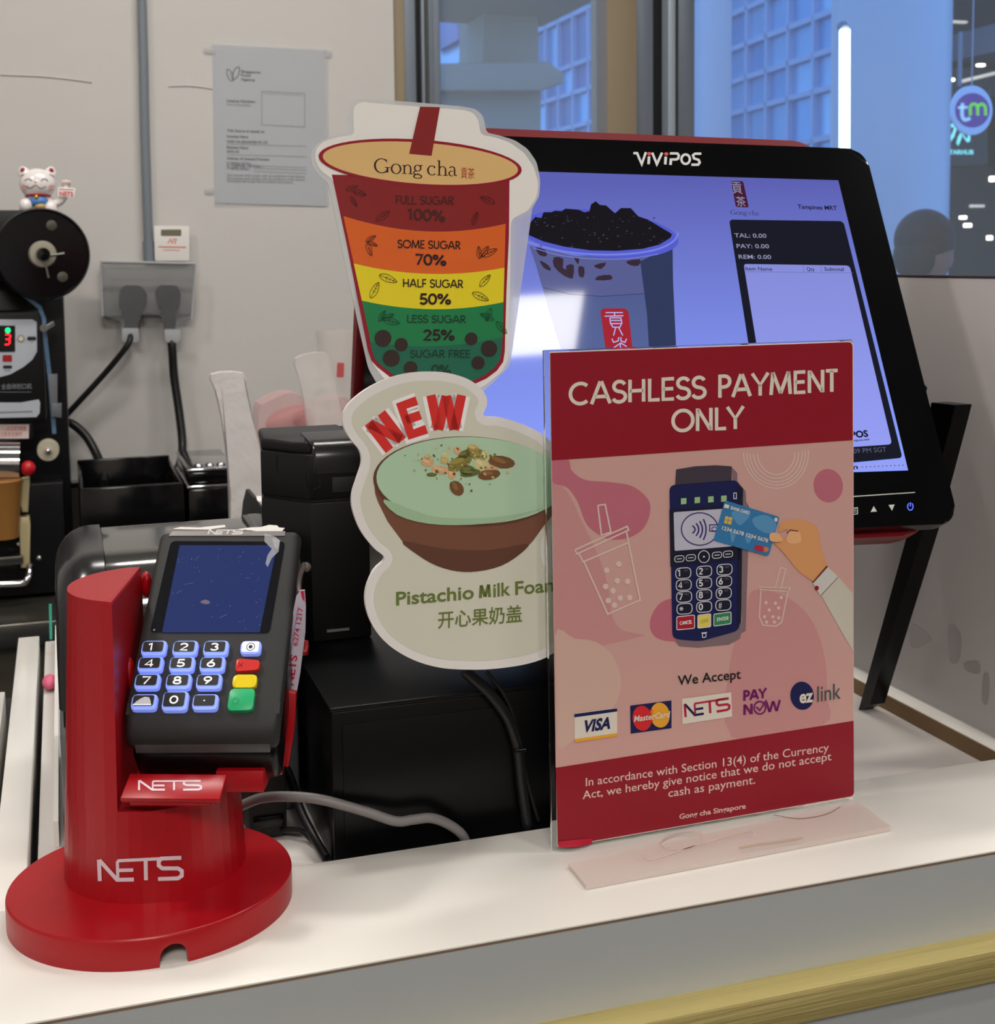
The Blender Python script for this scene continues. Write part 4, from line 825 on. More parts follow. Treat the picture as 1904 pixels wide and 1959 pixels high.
for q in ([(1025, 473), (1043, 478), (1046, 490), (1032, 488)], [(1033, 498), (1050, 508), (1054, 518), (1040, 512)], [(1060, 492), (1078, 495), (1077, 512), (1090, 520), (1097, 533), (1080, 528), (1060, 510)], [(1084, 508), (1098, 507), (1096, 532), (1085, 520)], [(1098, 492), (1108, 494), (1106, 506)], [(1107, 510), (1118, 512), (1117, 530), (1108, 528)], [(1198, 500), (1225, 496), (1222, 508), (1208, 508)], [(1136, 508), (1160, 502), (1150, 515)], [(1145, 528), (1168, 526), (1170, 535), (1140, 536)]): A.poly(q, BRN, 4, smooth=2)
A.poly([(1020, 430), (1010, 445), (995, 455), (1003, 428)], RIMB, 4)
A.ell(1146, 447, 153, 45, RIMB, 4, rot=5.5)
A.poly([(1013, 428), (1024, 415), (1036, 417), (1040, 406), (1055, 406), (1062, 403), (1075, 404), (1082, 399), (1107, 401), (1118, 406), (1128, 404), (1131, 391), (1140, 385), (1148, 392), (1160, 393), (1170, 402), (1177, 408), (1188, 398), (1207, 398), (1216, 408), (1222, 414), (1240, 420), (1260, 432), (1280, 444), (1286, 448), (1283, 455), (1262, 468), (1230, 476), (1180, 480), (1130, 479), (1080, 472), (1040, 462), (1012, 450)], DRK, 5)
A.line([(990, 440), (1000, 458), (1040, 472), (1100, 484), (1180, 487), (1250, 479), (1288, 462), (1298, 445)], 3.5, RIMB2, 6, smooth=4)
A.line([(1020, 474), (1070, 488), (1130, 495), (1200, 495), (1260, 486)], 1.5, RIMB2, 6, smooth=4)
random.seed(11); SP = scm('jelly_glint', (62, 62, 80), .9)
for k in range(60):
    x = random.uniform(1025, 1275); y = random.uniform(412, 472); A.ell(x, y, random.uniform(1, 3), random.uniform(.6, 1.5), SP, 6, n=6, rot=random.uniform(-30, 30))
LR = scm('label_red', (170, 38, 52), .9); LWt = scm('label_white', (178, 184, 245), 1.)
A.poly(rquad([(1148, 590), (1202, 590), (1216, 720), (1166, 720)], 10), LR, 5)
for pts in ([(1159, 598), (1192, 598)], [(1176, 598), (1176, 604)], [(1157, 605), (1193, 604)], [(1167, 608), (1188, 608), (1190, 618), (1186, 626), (1173, 626), (1168, 618), (1167, 608)], [(1169, 613), (1189, 613)], [(1169, 619), (1188, 619)], [(1178, 627), (1174, 642)], [(1184, 627), (1192, 642)], [(1171, 648), (1174, 655), (1183, 652), (1184, 645)], [(1188, 645), (1188, 652), (1196, 655), (1199, 648)], [(1175, 665), (1188, 656), (1199, 663)], [(1187, 657), (1188, 690)]): A.line(pts, 2, LWt, 6)
A.build('drink_display', scn)
# logo and touch buttons printed on the bezel
F4 = MF0.shift(.0002); A = Art(F4, .0001); LW_ = mat('bezel_print', (214, 214, 214), rough=.4); LRd = mat('bezel_red', (206, 60, 54), rough=.4)
A.line([(1212, 293), (1219, 293), (1228, 314), (1236, 291)], 4.5, LW_, 1); A.line([(1242, 299), (1241, 314)], 5, LW_, 1); A.ell(1242.5, 294, 4, 3.4, LRd, 1, n=16)
A.line([(1248, 292), (1257, 314), (1267, 292)], 4.5, LW_, 1); A.line([(1274, 299.5), (1273, 314.5)], 5, LW_, 1); A.ell(1275, 294.5, 4, 3.4, LRd, 1, n=16)
A.line([(1282, 293.5), (1296, 293.5), (1299, 297), (1298, 303), (1294, 305), (1285, 305)], 4.5, LW_, 1); A.line([(1284, 303), (1283, 315.5)], 5, LW_, 1)
A.ring(1312, 304.5, 8, 9, 4.5, LW_, 1, n=30); A.line([(1342, 294), (1330, 294), (1326, 297), (1328, 303), (1337, 306), (1339, 311), (1336, 315), (1323, 315)], 4.5, LW_, 1)
A.build('maker_lettering', mo)
A = Art(F4, .0001); LW2 = mat('button_print', (196, 196, 190), rough=.4)
A.line([(1600, 952), (1751, 942)], 1.8, LW2, 1); A.poly([(1666, 979.5), (1672, 968), (1678, 978.5)], LW2, 1); A.poly([(1700, 966), (1712, 965), (1707, 977)], LW2, 1)
A.line([(1633, 972), (1641, 971), (1641, 983), (1633, 984)], 1.4, LW2, 1)
for k in (974, 977, 980): A.line([(1634, k), (1639, k-.4)], .9, LW2, 1)
A.ring(1742, 969, 5.2, 7, 1.6, mat('power_led', (80, 100, 255), rough=.4, emit=1.4), 1, a0=-60, a1=240, n=24); A.line([(1742, 961), (1742, 969)], 1.6, mat('power_led', (80, 100, 255)), 1)
A.build('touch_buttons', mo)
# slanted stand legs and rear display
def leg(pts, X0, X1, name):
    # traced as a slanted bar in a plane of constant X, given thickness
    b = MB(); P_ = [hx(x, y, X0) for x, y in pts]; Q_ = [Vector((X1, p.y, p.z)) for p in P_]; n = len(P_)
    b.add(P_+Q_, [tuple(range(n)), tuple(range(2*n-1, n-1, -1))]+[(i, n+i, n+(i+1) % n, (i+1) % n) for i in range(n)], BOXM); return b.build(name, mo, smooth=False)
leg([(1643, 1358), (1664, 1349), (1768, 1008), (1822, 800), (1828, 775), (1782, 770), (1740, 1008)], .604, .618, 'stand_leg')
cr_ = Fr((.30, .850, .245), (1, 0, 0), (0, .42, -.91))
MB().box(.0, .318, -.012, .075, -.012, 0, BOXM, r=.002, fr=cr_).build('stand_bridge', mo)
rp_ = Fr(hy(694, 560, .955), (1, 0, 0), (0, .28, -.96))
rd = MB().box(0, .34, 0, .125, -.014, -.002, BLKG, r=.003, fr=rp_); rd.box(-.0035, .004, -.002, .127, -.012, .0, REDD, r=.001, fr=rp_); rd.build('cashier_display', mo)
MB().box(.33, .40, .878, .95, .0880, .24, BOXM, r=.003).build('stand_post', mo)

# ------------------------------------------------------------ black boxes on the worktop
bx = thing('cash_box', 'wide black metal box standing on the worktop behind the counter ledge', 'box', (.31, .95, -.013))
MB().box(.1455, .50, .7735, 1.12, -.0128, .0845, BOXM, r=.0015).build('body', bx)
MB().box(.1445, .501, .7725, 1.121, .0846, .0875, BOXM, r=.001).build('lid', bx)
MB().box(.152, .494, .7722, .7733, -.008, .076, BOXM, r=.0004).build('front_panel', bx)
rc = thing('receipt_printer', 'tall black receipt printer with a rounded lid standing on the black box', 'printer', (.22, .95, .0875))
fa0 = (.1605, .9127); sd = Vector((-.62, .78)).normalized(); fb0 = Vector(fa0)+sd*.046
pl = [(fa0[0], fa0[1]), (.202, .9127), (.202, 1.02), (fb0.x+.01, 1.02), (fb0.x, fb0.y)]
TOPF = Fr((0, 0, 0), (1, 0, 0), (0, -1, 0))
def plan(pts, z0, z1, m, r=.0, mb=None): return (mb or MB()).prism(TOPF, [(p[0], -p[1]) for p in pts], z0, z1, m, r=r)
zz = lambda y: hy(600, y, .9127).z
plan(pl, .0878, zz(962), BLK, r=.0015).build('body', rc)
plan([(p[0]+(.0015 if p[0] < .2 else 0), p[1]+.0012) for p in pl], zz(962), zz(957), mat('shadow_gap', (6, 6, 6), rough=.7)).build('seam', rc)
plan(pl, zz(957), zz(870), BLK, r=.0015).build('head', rc)
# rounded lid: profile swept along the front
prof = [(0, zz(908)), (-.001, zz(880)), (.001, zz(862)), (.006, zz(850)), (.014, zz(845)), (.05, zz(843)), (.05, zz(905))]
b = bmesh.new(); x0_, x1_ = .1625, .202
Aq = [b.verts.new((x0_, .9117+p[0], p[1])) for p in prof]; Bq = [b.verts.new((x1_, .9117+p[0], p[1])) for p in prof]; n = len(prof)
fa = b.faces.new(Aq); fb = b.faces.new(Bq[::-1])
for i in range(n): b.faces.new((Aq[i], Bq[i], Bq[(i+1) % n], Aq[(i+1) % n]))
bmesh.ops.bevel(b, geom=list(fa.edges), offset=.003, segments=3, profile=.5, affect='EDGES'); bmesh.ops.recalc_face_normals(b, faces=b.faces)
q = MB(); q.bm(b, mat('lid_black', (30, 30, 31), rough=.24)); q.build('lid', rc)
plan([(p[0], p[1]) for p in [(.150, .928), (.162, .9155), (.162, .96), (.202, .96), (.202, 1.015), (fb0.x+.008, 1.015), (fb0.x+.001, fb0.y+.004)]], zz(872), zz(848), BLK, r=.003).build('side_cheek', rc)
plan([(.148, .965), (.202, .965), (.202, 1.005), (.148, 1.005)], zz(856), hy(540, 826, .985).z, BLK, r=.0025).build('paper_cover', rc)
MB().box(.176, .198, .9115, .9128, zz(945), zz(915), BLKM, r=.0004).build('front_hatch', rc)
sdF = Fr((fa0[0], fa0[1], 0), (-sd.x, -sd.y, 0), (0, 0, -1))
sx = Art(sdF.shift(.0004), .0002); dkl = mat('shadow_gap', (6, 6, 6))
sx.line([(538, 903), (583, 908), (586, 935), (591, 944), (597, 946), (601, 935), (612, 932), (612, 915)], 1.6, dkl, 1); sx.line([(528, 870), (528, 902), (532, 905)], 1.4, dkl, 1); sx.build('side_seam', rc)
MB().box(.170, .186, .9118, .9129, zz(1212), zz(1207), mat('grey_highlight', (120, 120, 122), rough=.4)).build('front_highlight', rc)  # grey bar painted as the small highlight along the front's bottom line
# grey label printer with a smoked lid
lp = thing('label_printer', 'rounded dark grey label printer behind the red terminal stand', 'printer', (.07, .93, -.013))
LPM = mat('printer_grey', (36, 36, 38), rough=.2); LPB = mat('printer_grey_base', (96, 98, 102), rough=.4)
def arch_prof(y0, y1, zb, ztp, r0, r1):
    o = [(y0, zb)]
    for k in range(9): a = math.radians(180-90*k/8); o.append((y0+r0+r0*math.cos(a), ztp-r0+r0*math.sin(a)))
    for k in range(9): a = math.radians(90-90*k/8); o.append((y1-r1+r1*math.cos(a), ztp-r1+r1*math.sin(a)))
    o.append((y1, zb)); return o
XF = Fr((0, 0, 0), (0, 1, 0), (0, 0, -1))   # a = Y, b = -z, normal along -X
def sweepx(prof, x0, x1, m, r, mb=None): return (mb or MB()).prism(XF, [(p[0], -p[1]) for p in prof], x0, x1, m, r=r, seg=4)
def shoulder(x0, x1, R, m, mb):
    vs = []; fs = []; base = arch_prof(.868, 1.03, .0700, .1655, .045, .03); n = len(base); secs = []
    for k in range(7):
        a = math.radians(90*k/6); secs.append((x0+R*(1-math.cos(a))*(1 if x1 > x0 else -1), R*(1-math.sin(a))))
    secs.append((x1, 0))
    for x, d in secs:
        pr_f = arch_prof(.868+d*.6, 1.03-d*.6, .0700, .1655-d, .045, .03); vs += [(x, p[0], p[1]) for p in pr_f]
    for i in range(len(secs)-1):
        for k in range(n): fs.append((i*n+k, i*n+(k+1) % n, (i+1)*n+(k+1) % n, (i+1)*n+k))
    fs += [tuple(range(n)), tuple((len(secs)-1)*n+k for k in range(n))]
    b = bmesh.new(); V_ = [b.verts.new(v) for v in vs]; [b.faces.new([V_[i] for i in f]) for f in fs]; bmesh.ops.recalc_face_normals(b, faces=b.faces); mb.bm(b, m); return mb
shoulder(-.0105, .021, .024, LPM, MB()).build('left_shoulder', lp)
sweepx(arch_prof(.868, 1.03, .070, .1655, .045, .03), .124, .1415, LPM, .006).build('right_shoulder', lp)
sweepx(arch_prof(.874, 1.028, .070, .1635, .045, .03), .0212, .1238, mat('smoked_lid', (52, 52, 50), rough=.13, coat=.6), .001).build('lid', lp)
MB().box(-.008, .139, .869, 1.028, .062, .0698, mat('shadow_gap', (6, 6, 6))).build('seam', lp)
MB().box(-.0105, .1415, .866, 1.032, -.0128, .0618, LPB, r=.006, seg=3).build('base', lp)
MB().box(.03, .115, .8665, .8735, .112, .122, BLKG, r=.001).build('label_slot', lp)
MB().box(.023, .030, .8755, .885, .152, .158, BLKG, r=.001).build('lid_hinge', lp)
# black adapter brick with cable behind the stand column
ad = thing('power_adapter', 'small upright black adapter between the red column and the black box', 'adapter', (.115, .85, -.013))
MB().box(.1010, .1260, .828, .866, -.0128, .0355, BLKM, r=.003).build('body', ad)
MB().box(.1040, .1235, .8262, .8285, -.004, .003, BLKG, r=.0006).build('socket_panel', ad)

# ------------------------------------------------------------ cables
def cable(name, pts, r, m, label, flat=None):
    o = MB().tube(pts, r, m, n=12, smooth=8).build(name); tag(o, label, 'cable'); return o
gp = [(455, 1545, .800), (500, 1527, .788), (560, 1524, .778), (620, 1531, .7705), (700, 1553, .7635), (757, 1571, .760), (790, 1568, .760), (825, 1565, .7605), (858, 1577, .762), (885, 1598, .7635)]
P_ = [hy(x, y, Y) for x, y, Y in gp]; P_.append(P_[-1]+Vector((.004, .002, -.011)))
cable('grey_cable', P_, .0031, CABG, 'thick grey cable running from the red column to the ledge edge')
for i, (pts, r, lab_) in enumerate((
    ([(540, 1588, .828), (575, 1590, .815), (600, 1610, .80), (622, 1634, .787), (630, 1648, .780)], .0019, 'thin black cable curving from the small adapter to the black box corner'),
    ([(548, 1470, .86), (560, 1500, .85), (575, 1550, .82), (600, 1600, .795), (624, 1640, .781)], .0028, 'thick black cable hanging beside the black box left side'),
    ([(888, 1283, .7655), (935, 1325, .7655), (968, 1368, .765), (985, 1410, .765), (992, 1440, .765), (998, 1500, .765), (1006, 1560, .765), (1010, 1583, .765)], .0035, 'black cable bundle hanging down in front of the black box'),
    ([(930, 1283, .7665), (965, 1330, .7665), (985, 1380, .7665), (995, 1435, .766), (1010, 1500, .7665), (1030, 1570, .7665)], .0013, 'thin black wire beside the cable bundle in front of the black box'))):
    Q = [hy(*p) for p in pts]
    Q[-1].z = max(Q[-1].z, -.011)
    o = cable('black_cable', Q, r, CABB, lab_)
    if i == 2: MB().tube([hy(985, 1437, .7615), hy(1006, 1435, .7615)], .0012, BLKG, smooth=0).build('cable_tie', o)

# ------------------------------------------------------------ kitchen back counter and what stands on it
ZB = -.165
kc = thing('kitchen_counter', 'dark stainless kitchen counter along the back wall', 'counter', (0, 2.3, ZF))
MB().box(-1.6, .62, 2.02, 2.53, ZB-.03, ZB, DSTEEL, r=.003).build('worktop', kc)
MB().box(-1.6, .62, 2.016, 2.024, ZB-.034, ZB+.001, STEEL, r=.002).build('front_edge', kc)
MB().box(-1.6, .62, 2.05, 2.53, ZB-.16, ZB-.0305, mat('dark_cabinet', (74, 70, 60), rough=.45, var=.05)).build('drawer_front', kc)
MB().box(-1.6, .62, 2.04, 2.06, ZB-.176, ZB-.161, STEEL, r=.002).build('cabinet_rail', kc)
MB().box(-1.6, .62, 2.07, 2.53, ZF, ZB-.177, mat('dark_cabinet', (74, 70, 60))).build('cabinet_body', kc)
sb = hy(100, 930, YW-.02).z
MB().box(-1.6, .62, YW-.022, YW-.002, ZB+.001, sb, mat('splash_steel', (84, 80, 74), rough=.4, metal=.5, var=.05)).build('splashback', kc)
MB().box(-1.6, .62, YW-.026, YW-.001, sb, sb+.006, STEEL, r=.001).build('splashback_edge', kc)
# conduit, socket, plugs
cdt = hy(270, -60, YW-.016); cd_ = MB().tube([Vector((cdt.x, cdt.y, ZC-.001)), cdt, hy(277, 250, YW-.016), hy(284.5, 470, YW-.016)], .0085, mat('conduit_grey', (122, 130, 138), rough=.4), smooth=2, n=14).build('wall_conduit')
cd_.parent = None; tag(cd_, 'grey metal conduit running down the wall to the socket cover', 'pipe')
MB().tube([hy(284, 462, YW-.016), hy(286, 500, YW-.016)], .0105, mat('conduit_grey', (122, 130, 138)), smooth=0, n=14).build('conduit_coupling', cd_)
WF = Fr((0, YW, 0), (1, 0, 0), (0, 0, -1))
sk = thing('wall_socket', 'double wall socket under a smoked grey cover holding two black plugs', 'socket', hy(282, 560, YW))
def wq(pts, f=WF): return [f.px(*p) for p in pts]
MB().prism(WF, rquad(wq([(194, 502), (370, 505), (368, 600), (196, 604)]), .006), .0005, .018, mat('socket_grey', (150, 150, 149), rough=.4), r=.003).build('back_box', sk)
SMK = mat('smoked_cover', (150, 152, 154), rough=.1, alpha=.17, spec=.8)
cvp = rquad(wq([(193, 501), (374, 504), (366, 612), (344, 612), (345, 655), (314, 655), (312, 608), (294, 598), (276, 598), (266, 610), (266, 655), (233, 655), (232, 612), (196, 606)], WF.shift(.055)), .004, 3)
MB().prism(WF, cvp, .050, .055, SMK, r=.0015).build('cover_front', sk)
cm = MB()
for a, b_ in (((193, 501), (374, 504)), ((193, 501), (196, 606)), ((374, 504), (368, 612))):
    A0, B0 = WF.px(*a, .055), WF.px(*b_, .055); v = [WF.pt(*A0, .0185), WF.pt(*A0, .050), WF.pt(*B0, .050), WF.pt(*B0, .0185)]
    cm.add(v, [(0, 1, 2, 3)], SMK)
cm.build('cover_side', sk)
MB().tube([WF.pt(*WF.px(x, y, .055), .055) for x, y in ((196, 605), (193, 501), (374, 504), (367, 611))], .003, mat('cover_rim', (176, 178, 180), rough=.2), smooth=0, n=8).build('cover_rim', sk)
for q in ([(233, 628), (266, 628), (266, 655), (234, 655)], [(314, 630), (345, 630), (345, 655), (316, 655)]):
    MB().prism(WF, rquad(wq(q, WF.shift(.06)), .003), .052, .060, mat('cover_clip', (170, 172, 174), rough=.2), r=.002).build('cover_clip', sk)
pgm = mat('plug_black', (14, 14, 17), rough=.4)
for nm, pts, lb in (('plug', [(228, 560), (236, 546), (268, 546), (281, 562), (280, 585), (268, 603), (266, 640), (238, 640), (238, 603), (228, 588)], 'wide black plug on the left inside the smoked socket cover'), ('plug', [(297, 558), (304, 545), (338, 546), (345, 560), (343, 585), (336, 600), (334, 640), (314, 640), (312, 600), (302, 590)], 'narrow black plug on the right inside the smoked socket cover')):
    o = MB().prism(WF, rquad(wq(pts, WF.shift(.03)), .005, 3), .0185, .046, pgm, r=.005, seg=3).build(nm); tag(o, lb, 'plug')
for pts, r, lb in (([(250, 640, 2.50), (243, 662, 2.49), (200, 715, 2.50), (131, 790, 2.51), (118, 802, 2.52)], .0055, 'black mains cable slanting from the left plug to the sealing machine'),
                   ([(324, 640, 2.51), (329, 662, 2.50), (333, 720, 2.50), (343, 790, 2.49), (349, 850, 2.47), (345, 885, 2.44), (335, 903, 2.42), (325, 915, 2.40)], .0078, 'black mains cable hanging from the right plug into the black tray'),
                   ([(120, 806, 2.52), (140, 812, 2.51), (165, 835, 2.50), (185, 870, 2.48), (196, 900, 2.45), (199, 925, 2.41)], .0078, 'black cable arching from the sealing machine down to the black tray')):
    tag(MB().tube([hy(*p) for p in pts], r, CABB, n=12, smooth=8).build('mains_cable'), lb, 'cable')
# small white hygrometer-like card on top of the socket box
wc = thing('white_timer', 'small white card-shaped device with dark window on the socket cover', 'device', hy(328, 500, YW-.02))
WC_ = Fr((0, YW-.02, 0), (1, 0, 0), (0, 0, -1))
MB().prism(WC_, rquad(wq([(294, 432), (361, 432.5), (362, 499), (296, 499)], WC_), .002), 0, .009, WHT, r=.001).build('body', wc)
A = Art(WC_.shift(.0093), .0004); A.rrect([(308, 439), (347, 439), (347, 451), (308, 451)], 2, mat('window_khaki', (116, 112, 92), rough=.3), 1)
rr_ = mat('faded_red_print', (222, 120, 112), rough=.5); A.line([(321, 466), (326, 457), (329, 465), (332, 457), (338, 458), (334, 463), (336, 467)], 1.6, rr_, 1)
A.line([(303, 472), (356, 473)], 2, rr_, 1); A.line([(312, 478), (344, 479)], 1.2, rr_, 1); A.build('printed_face', wc)
# licence sheet
LSm = thing('licence_sheet', 'white printed licence sheet in a clear sleeve taped to the back wall', 'paper', hy(515, 392, YW-.004))
LF_ = WF.shift(.0025); lq = [(409, 86), (622, 97), (625, 395), (412, 388)]
MB().prism(WF, wq(lq, LF_), .0008, .0022, mat('sheet_paper', (190, 193, 198), rough=.55, bump=.2, bscale=8)).build('sheet', LSm)
A = Art(LF_, .0003); A.poly([(405, 82), (628, 93), (630, 392), (410, 394)], mat('sleeve_film', (200, 205, 212), rough=.2, alpha=.28, bump=.3, bscale=14), 3)
tpf = mat('frosted_tape', (196, 196, 198), rough=.3, alpha=.6)
A.build('plastic_sleeve', LSm)
for q in ([(389, 90), (412, 92), (412, 103), (391, 101)], [(620, 96), (636, 98), (635, 109), (621, 108)], [(391, 360), (410, 360), (410, 370), (392, 370)]): Art(LF_, .0004).poly(q, tpf, 4).build('tape', LSm)
G1 = mat('sheet_ink', (46, 48, 54), rough=.6); G2 = mat('sheet_ink_soft', (118, 122, 128), rough=.6)
A = Art(LF_, .0003)
A.line([(435, 132), (434, 142), (439, 152), (445, 155), (446, 145), (441, 136), (435, 132)], 1.8, G1, 1, smooth=3); A.line([(446, 154), (455, 146), (458, 136), (457, 128), (450, 132), (446, 140), (446, 154)], 2, G1, 1, smooth=3); A.line([(440, 140), (445, 152)], 1.2, G1, 1)
for t_, p0, p1 in (('Singapore', (461, 139), (498, 141)), ('Food', (461, 146), (479, 147)), ('Agency', (461, 154), (489, 155.5))): A.text(t_, p0, p1, 5, G1, 1, bold=.04)
A.text('Licence Number:', (434, 195), (489, 197), 5, G1, 1, bold=.04); A.text('SW17D02C000', (434, 202), (479, 204), 4, G1, 1)
A.line([(501, 175), (583, 179), (583, 243), (501, 239), (501, 175)], 1.2, G2, 1); A.text('Scan here to view the licence', (505, 180), (578, 183.5), 3, G2, 1)
for y, t_, x1 in ((252, 'This licence is issued to', 506), (263, 'Licensee Name', 475), (273, 'GONG CHA (SINGAPORE) PTE. LTD', 512), (284, 'Business Name', 475), (292, 'GONG CHA', 458), (305, 'Address of Licensed Premises', 515)): A.text(t_, (434, y), (x1, y+(x1-434)*.03), 4.8, G1, 1, bold=.04)
for y in (276, 296, 317, 322, 328): A.line([(434 if y < 300 else 486, y), (586, y+4)], 1.2, G2, 1)
for y, x1 in ((314, 483), (319, 503), (324, 478)): A.text('10 TAMPINES CENTRAL 1', (434, y), (x1, y+2), 4.5, G1, 1, bold=.03)
for y, x1 in ((337, 583), (343, 583), (348, 560)): A.text('The licensee shall comply with all conditions of the licence', (434, y), (x1, y+3), 4.4, G1, 1, bold=.01)
A.build('printed_text', LSm)
# ------------------------------------------------------------ cup sealing machine
YM = 2.15
MFm = Fr((0, YM, 0), (1, 0, 0), (0, 0, -1))
sm = thing('sealing_machine', 'black cup sealing machine with grey control panel and film reel', 'machine', hy(40, 1140, 2.2))
def mp(pts, f=MFm): return [f.px(*p) for p in pts]
xr = hy(131, 800, 2.22).x; zt_ = hy(100, 560, 2.22).z
MB().box(-.42, xr, 2.222, 2.40, ZB+.001, zt_+.02, mat('machine_black', (17, 17, 20), rough=.3), r=.004).build('back_plate', sm)
MB().box(-.42, xr-.012, 2.165, 2.22, hy(0, 1132, 2.16).z-.01, hy(0, 930, 2.16).z, mat('machine_black', (17, 17, 20)), r=.003).build('lower_side_plate', sm)
MB().box(-.42, hy(86, 700, YM).x, YM, 2.221, hy(0, 810, YM).z, hy(0, 596, YM).z, BLK, r=.006).build('control_box', sm)
MB().box(-.42, hy(72, 400, 2.17).x+.0, 2.17, 2.40, zt_+.021, hy(72, 403, 2.2).z, mat('machine_black', (17, 17, 20)), r=.006).build('top_housing', sm)
A = Art(MFm.shift(.0006), .0006); GP = mat('panel_grey', (176, 182, 192), rough=.3)
pl_ = rquad([(-40, 610), (70, 611), (71, 672)], [0, 8, 4], 4)
A.poly([(-60, 611), (62, 611), (70, 616), (71, 672), (62, 688), (45, 702), (20, 716), (-10, 724), (-60, 728)], GP, 1)
A.poly([(-60, 622), (29, 623), (29, 673), (-60, 674)], mat('display_black', (6, 6, 8), rough=.15), 2)
A.ell(15, 632, 5.2, 5.2, mat('led_green', (20, 230, 130), rough=.4, emit=1.6), 3, n=18)
LEDR = mat('led_red', (255, 30, 40), rough=.4, emit=1.8)
for a, b_ in (((10, 640), (19, 640)), ((11, 649), (19, 649)), ((9, 659), (17, 659)), ((20, 641), (19, 648)), ((19, 650.5), (18, 658))): A.line([a, b_], 3, LEDR, 3)
A.ell(40, 648, 7, 7, mat('button_ring', (120, 110, 104), rough=.4), 2, n=24); A.ell(40, 648, 5, 5, mat('button_cream', (206, 198, 186), rough=.4), 3, n=20)
A.rrect([(52, 644), (69, 644), (69, 651), (52, 651)], 3, mat('slot_black', (20, 20, 24)), 2); A.rrect([(5, 679), (23, 679), (23, 692), (5, 692)], 2, mat('button_red', (150, 22, 26), rough=.35), 2); A.rrect([(6, 699), (23, 699), (23, 705), (6, 705)], 2, mat('slot_black', (20, 20, 24)), 2)
A.line([(8, 709), (20, 709)], 1.2, mat('sheet_ink_soft', (118, 122, 128)), 2); A.line([(57, 654), (64, 654)], 1.2, mat('sheet_ink_soft', (118, 122, 128)), 2)
A.text('全自动封口机', (2, 744), (61, 743), 8, mat('sheet_ink_soft', (118, 122, 128)), 1, bold=.01); A.line([(0, 750), (60, 750)], .9, mat('sheet_ink_soft', (118, 122, 128)), 1)
A.poly([(-60, 768), (0, 770), (40, 770), (74, 764), (77, 770), (76, 790), (70, 798), (-60, 801)], GP, 1); A.line([(-5, 789), (62, 787)], 2, mat('sheet_ink_soft', (118, 122, 128)), 2)
A.build('control_panel', sm)
MB().box(-.42, hy(62, 830, YM).x, YM+.01, 2.221, hy(0, 846, YM).z, hy(0, 811, YM).z, BLK, r=.002).build('lower_box', sm)
A = Art(MFm.shift(-.009), .0006); A.poly([(-60, 812), (56, 812), (55, 839), (-60, 839)], mat('notice_label', (206, 188, 184), rough=.5), 1); nr = mat('notice_red', (176, 96, 90), rough=.6)
A.text('小心高温请勿触摸', (0, 824), (50, 823), 7, nr, 2); A.text('注意安全操作', (0, 835), (42, 834), 7, nr, 2); A.build('warning_label', sm)
# chrome drum, red knob, white roller, cream clamps
MB().tube([hy(-60, 885, 2.15), hy(38, 885, 2.15)], .032, CHROME, smooth=0, n=24).build('drum', sm)
MB().ball(hy(54, 896, 2.13), .011, .011, .012, mat('knob_red', (190, 24, 34), rough=.3), n=14).build('red_knob', sm)
rl = hy(92, 863, 2.13)
MB().lathe(rl+Vector((0, .03, 0)), (0, -1, 0), [(.008, 0), (.0155, .001), (.0165, .004), (.0165, .024), (.0155, .027), (.006, .0275), (.005, .031), (0, .0312)], mat('roller_cream', (176, 170, 150), rough=.35), n=28).build('film_roller', sm)
MB().ball(rl+Vector((0, -.002, 0)), .0045, .003, .0045, CHROME, n=12).build('roller_screw', sm)
CRM = mat('clamp_cream', (196, 182, 140), rough=.45)
for pts in ([(34, 928), (42, 916), (56, 914), (57, 920), (54, 978), (41, 978), (40, 950), (33, 946)], [(38, 988), (56, 988), (58, 1000), (57, 1084), (40, 1084), (37, 1000)]):
    MB().prism(MFm, mp(pts), -.02, .01, CRM, r=.002).build('clamp_block', sm)
for x, y in ((37, 958), (36, 1040), (36, 1066), (75, 1067)):
    MB().ball(hy(x, y, 2.15), .0045, .005, .0045, CHROME, n=12).build('screw', sm)
MB().tube([hy(-60, 1118, 2.12), hy(35, 1116, 2.12), hy(52, 1108, 2.12), hy(57, 1090, 2.13), hy(57, 1082, 2.14)], .0055, CHROME, n=10, smooth=6).build('front_rail', sm)
MB().box(-.42, hy(45, 1068, 2.14).x, 2.13, 2.16, hy(0, 1080, 2.14).z, hy(0, 1064, 2.14).z, STEEL, r=.002).build('tray_plate', sm)
MB().lathe(hy(5, 985, 2.13)+Vector((0, 0, -.035)), (0, 0, 1), [(.022, 0), (.03, .085), (.031, .088), (.029, .09), (0, .09)], mat('amber_cup', (150, 104, 52), rough=.3), n=24).build('amber_holder', sm)
fm = mat('sealing_film', (110, 150, 190), rough=.12, alpha=.5)
A = Art(MFm.shift(.004), .001)
A.line([(40, 560), (60, 575), (76, 588), (84, 610), (86, 640), (95, 720), (104, 830)], 8, fm, 1); A.build('film_web', sm)
MB().prism(MFm, mp([(92, 716), (110, 716), (110, 795), (100, 795), (96, 760)]), -.01, .006, mat('grey_bracket', (100, 102, 108), rough=.35), r=.001).build('film_guide', sm)
MB().prism(MFm, mp([(98, 770), (118, 772), (118, 798), (98, 796)]), -.01, .012, mat('grey_bracket', (100, 102, 108)), r=.002).build('sensor_block', sm)
MB().tube([hy(84, 628, 2.12), hy(97, 620, 2.17)], .006, CHROME, smooth=0, n=12).build('guide_pin', sm)
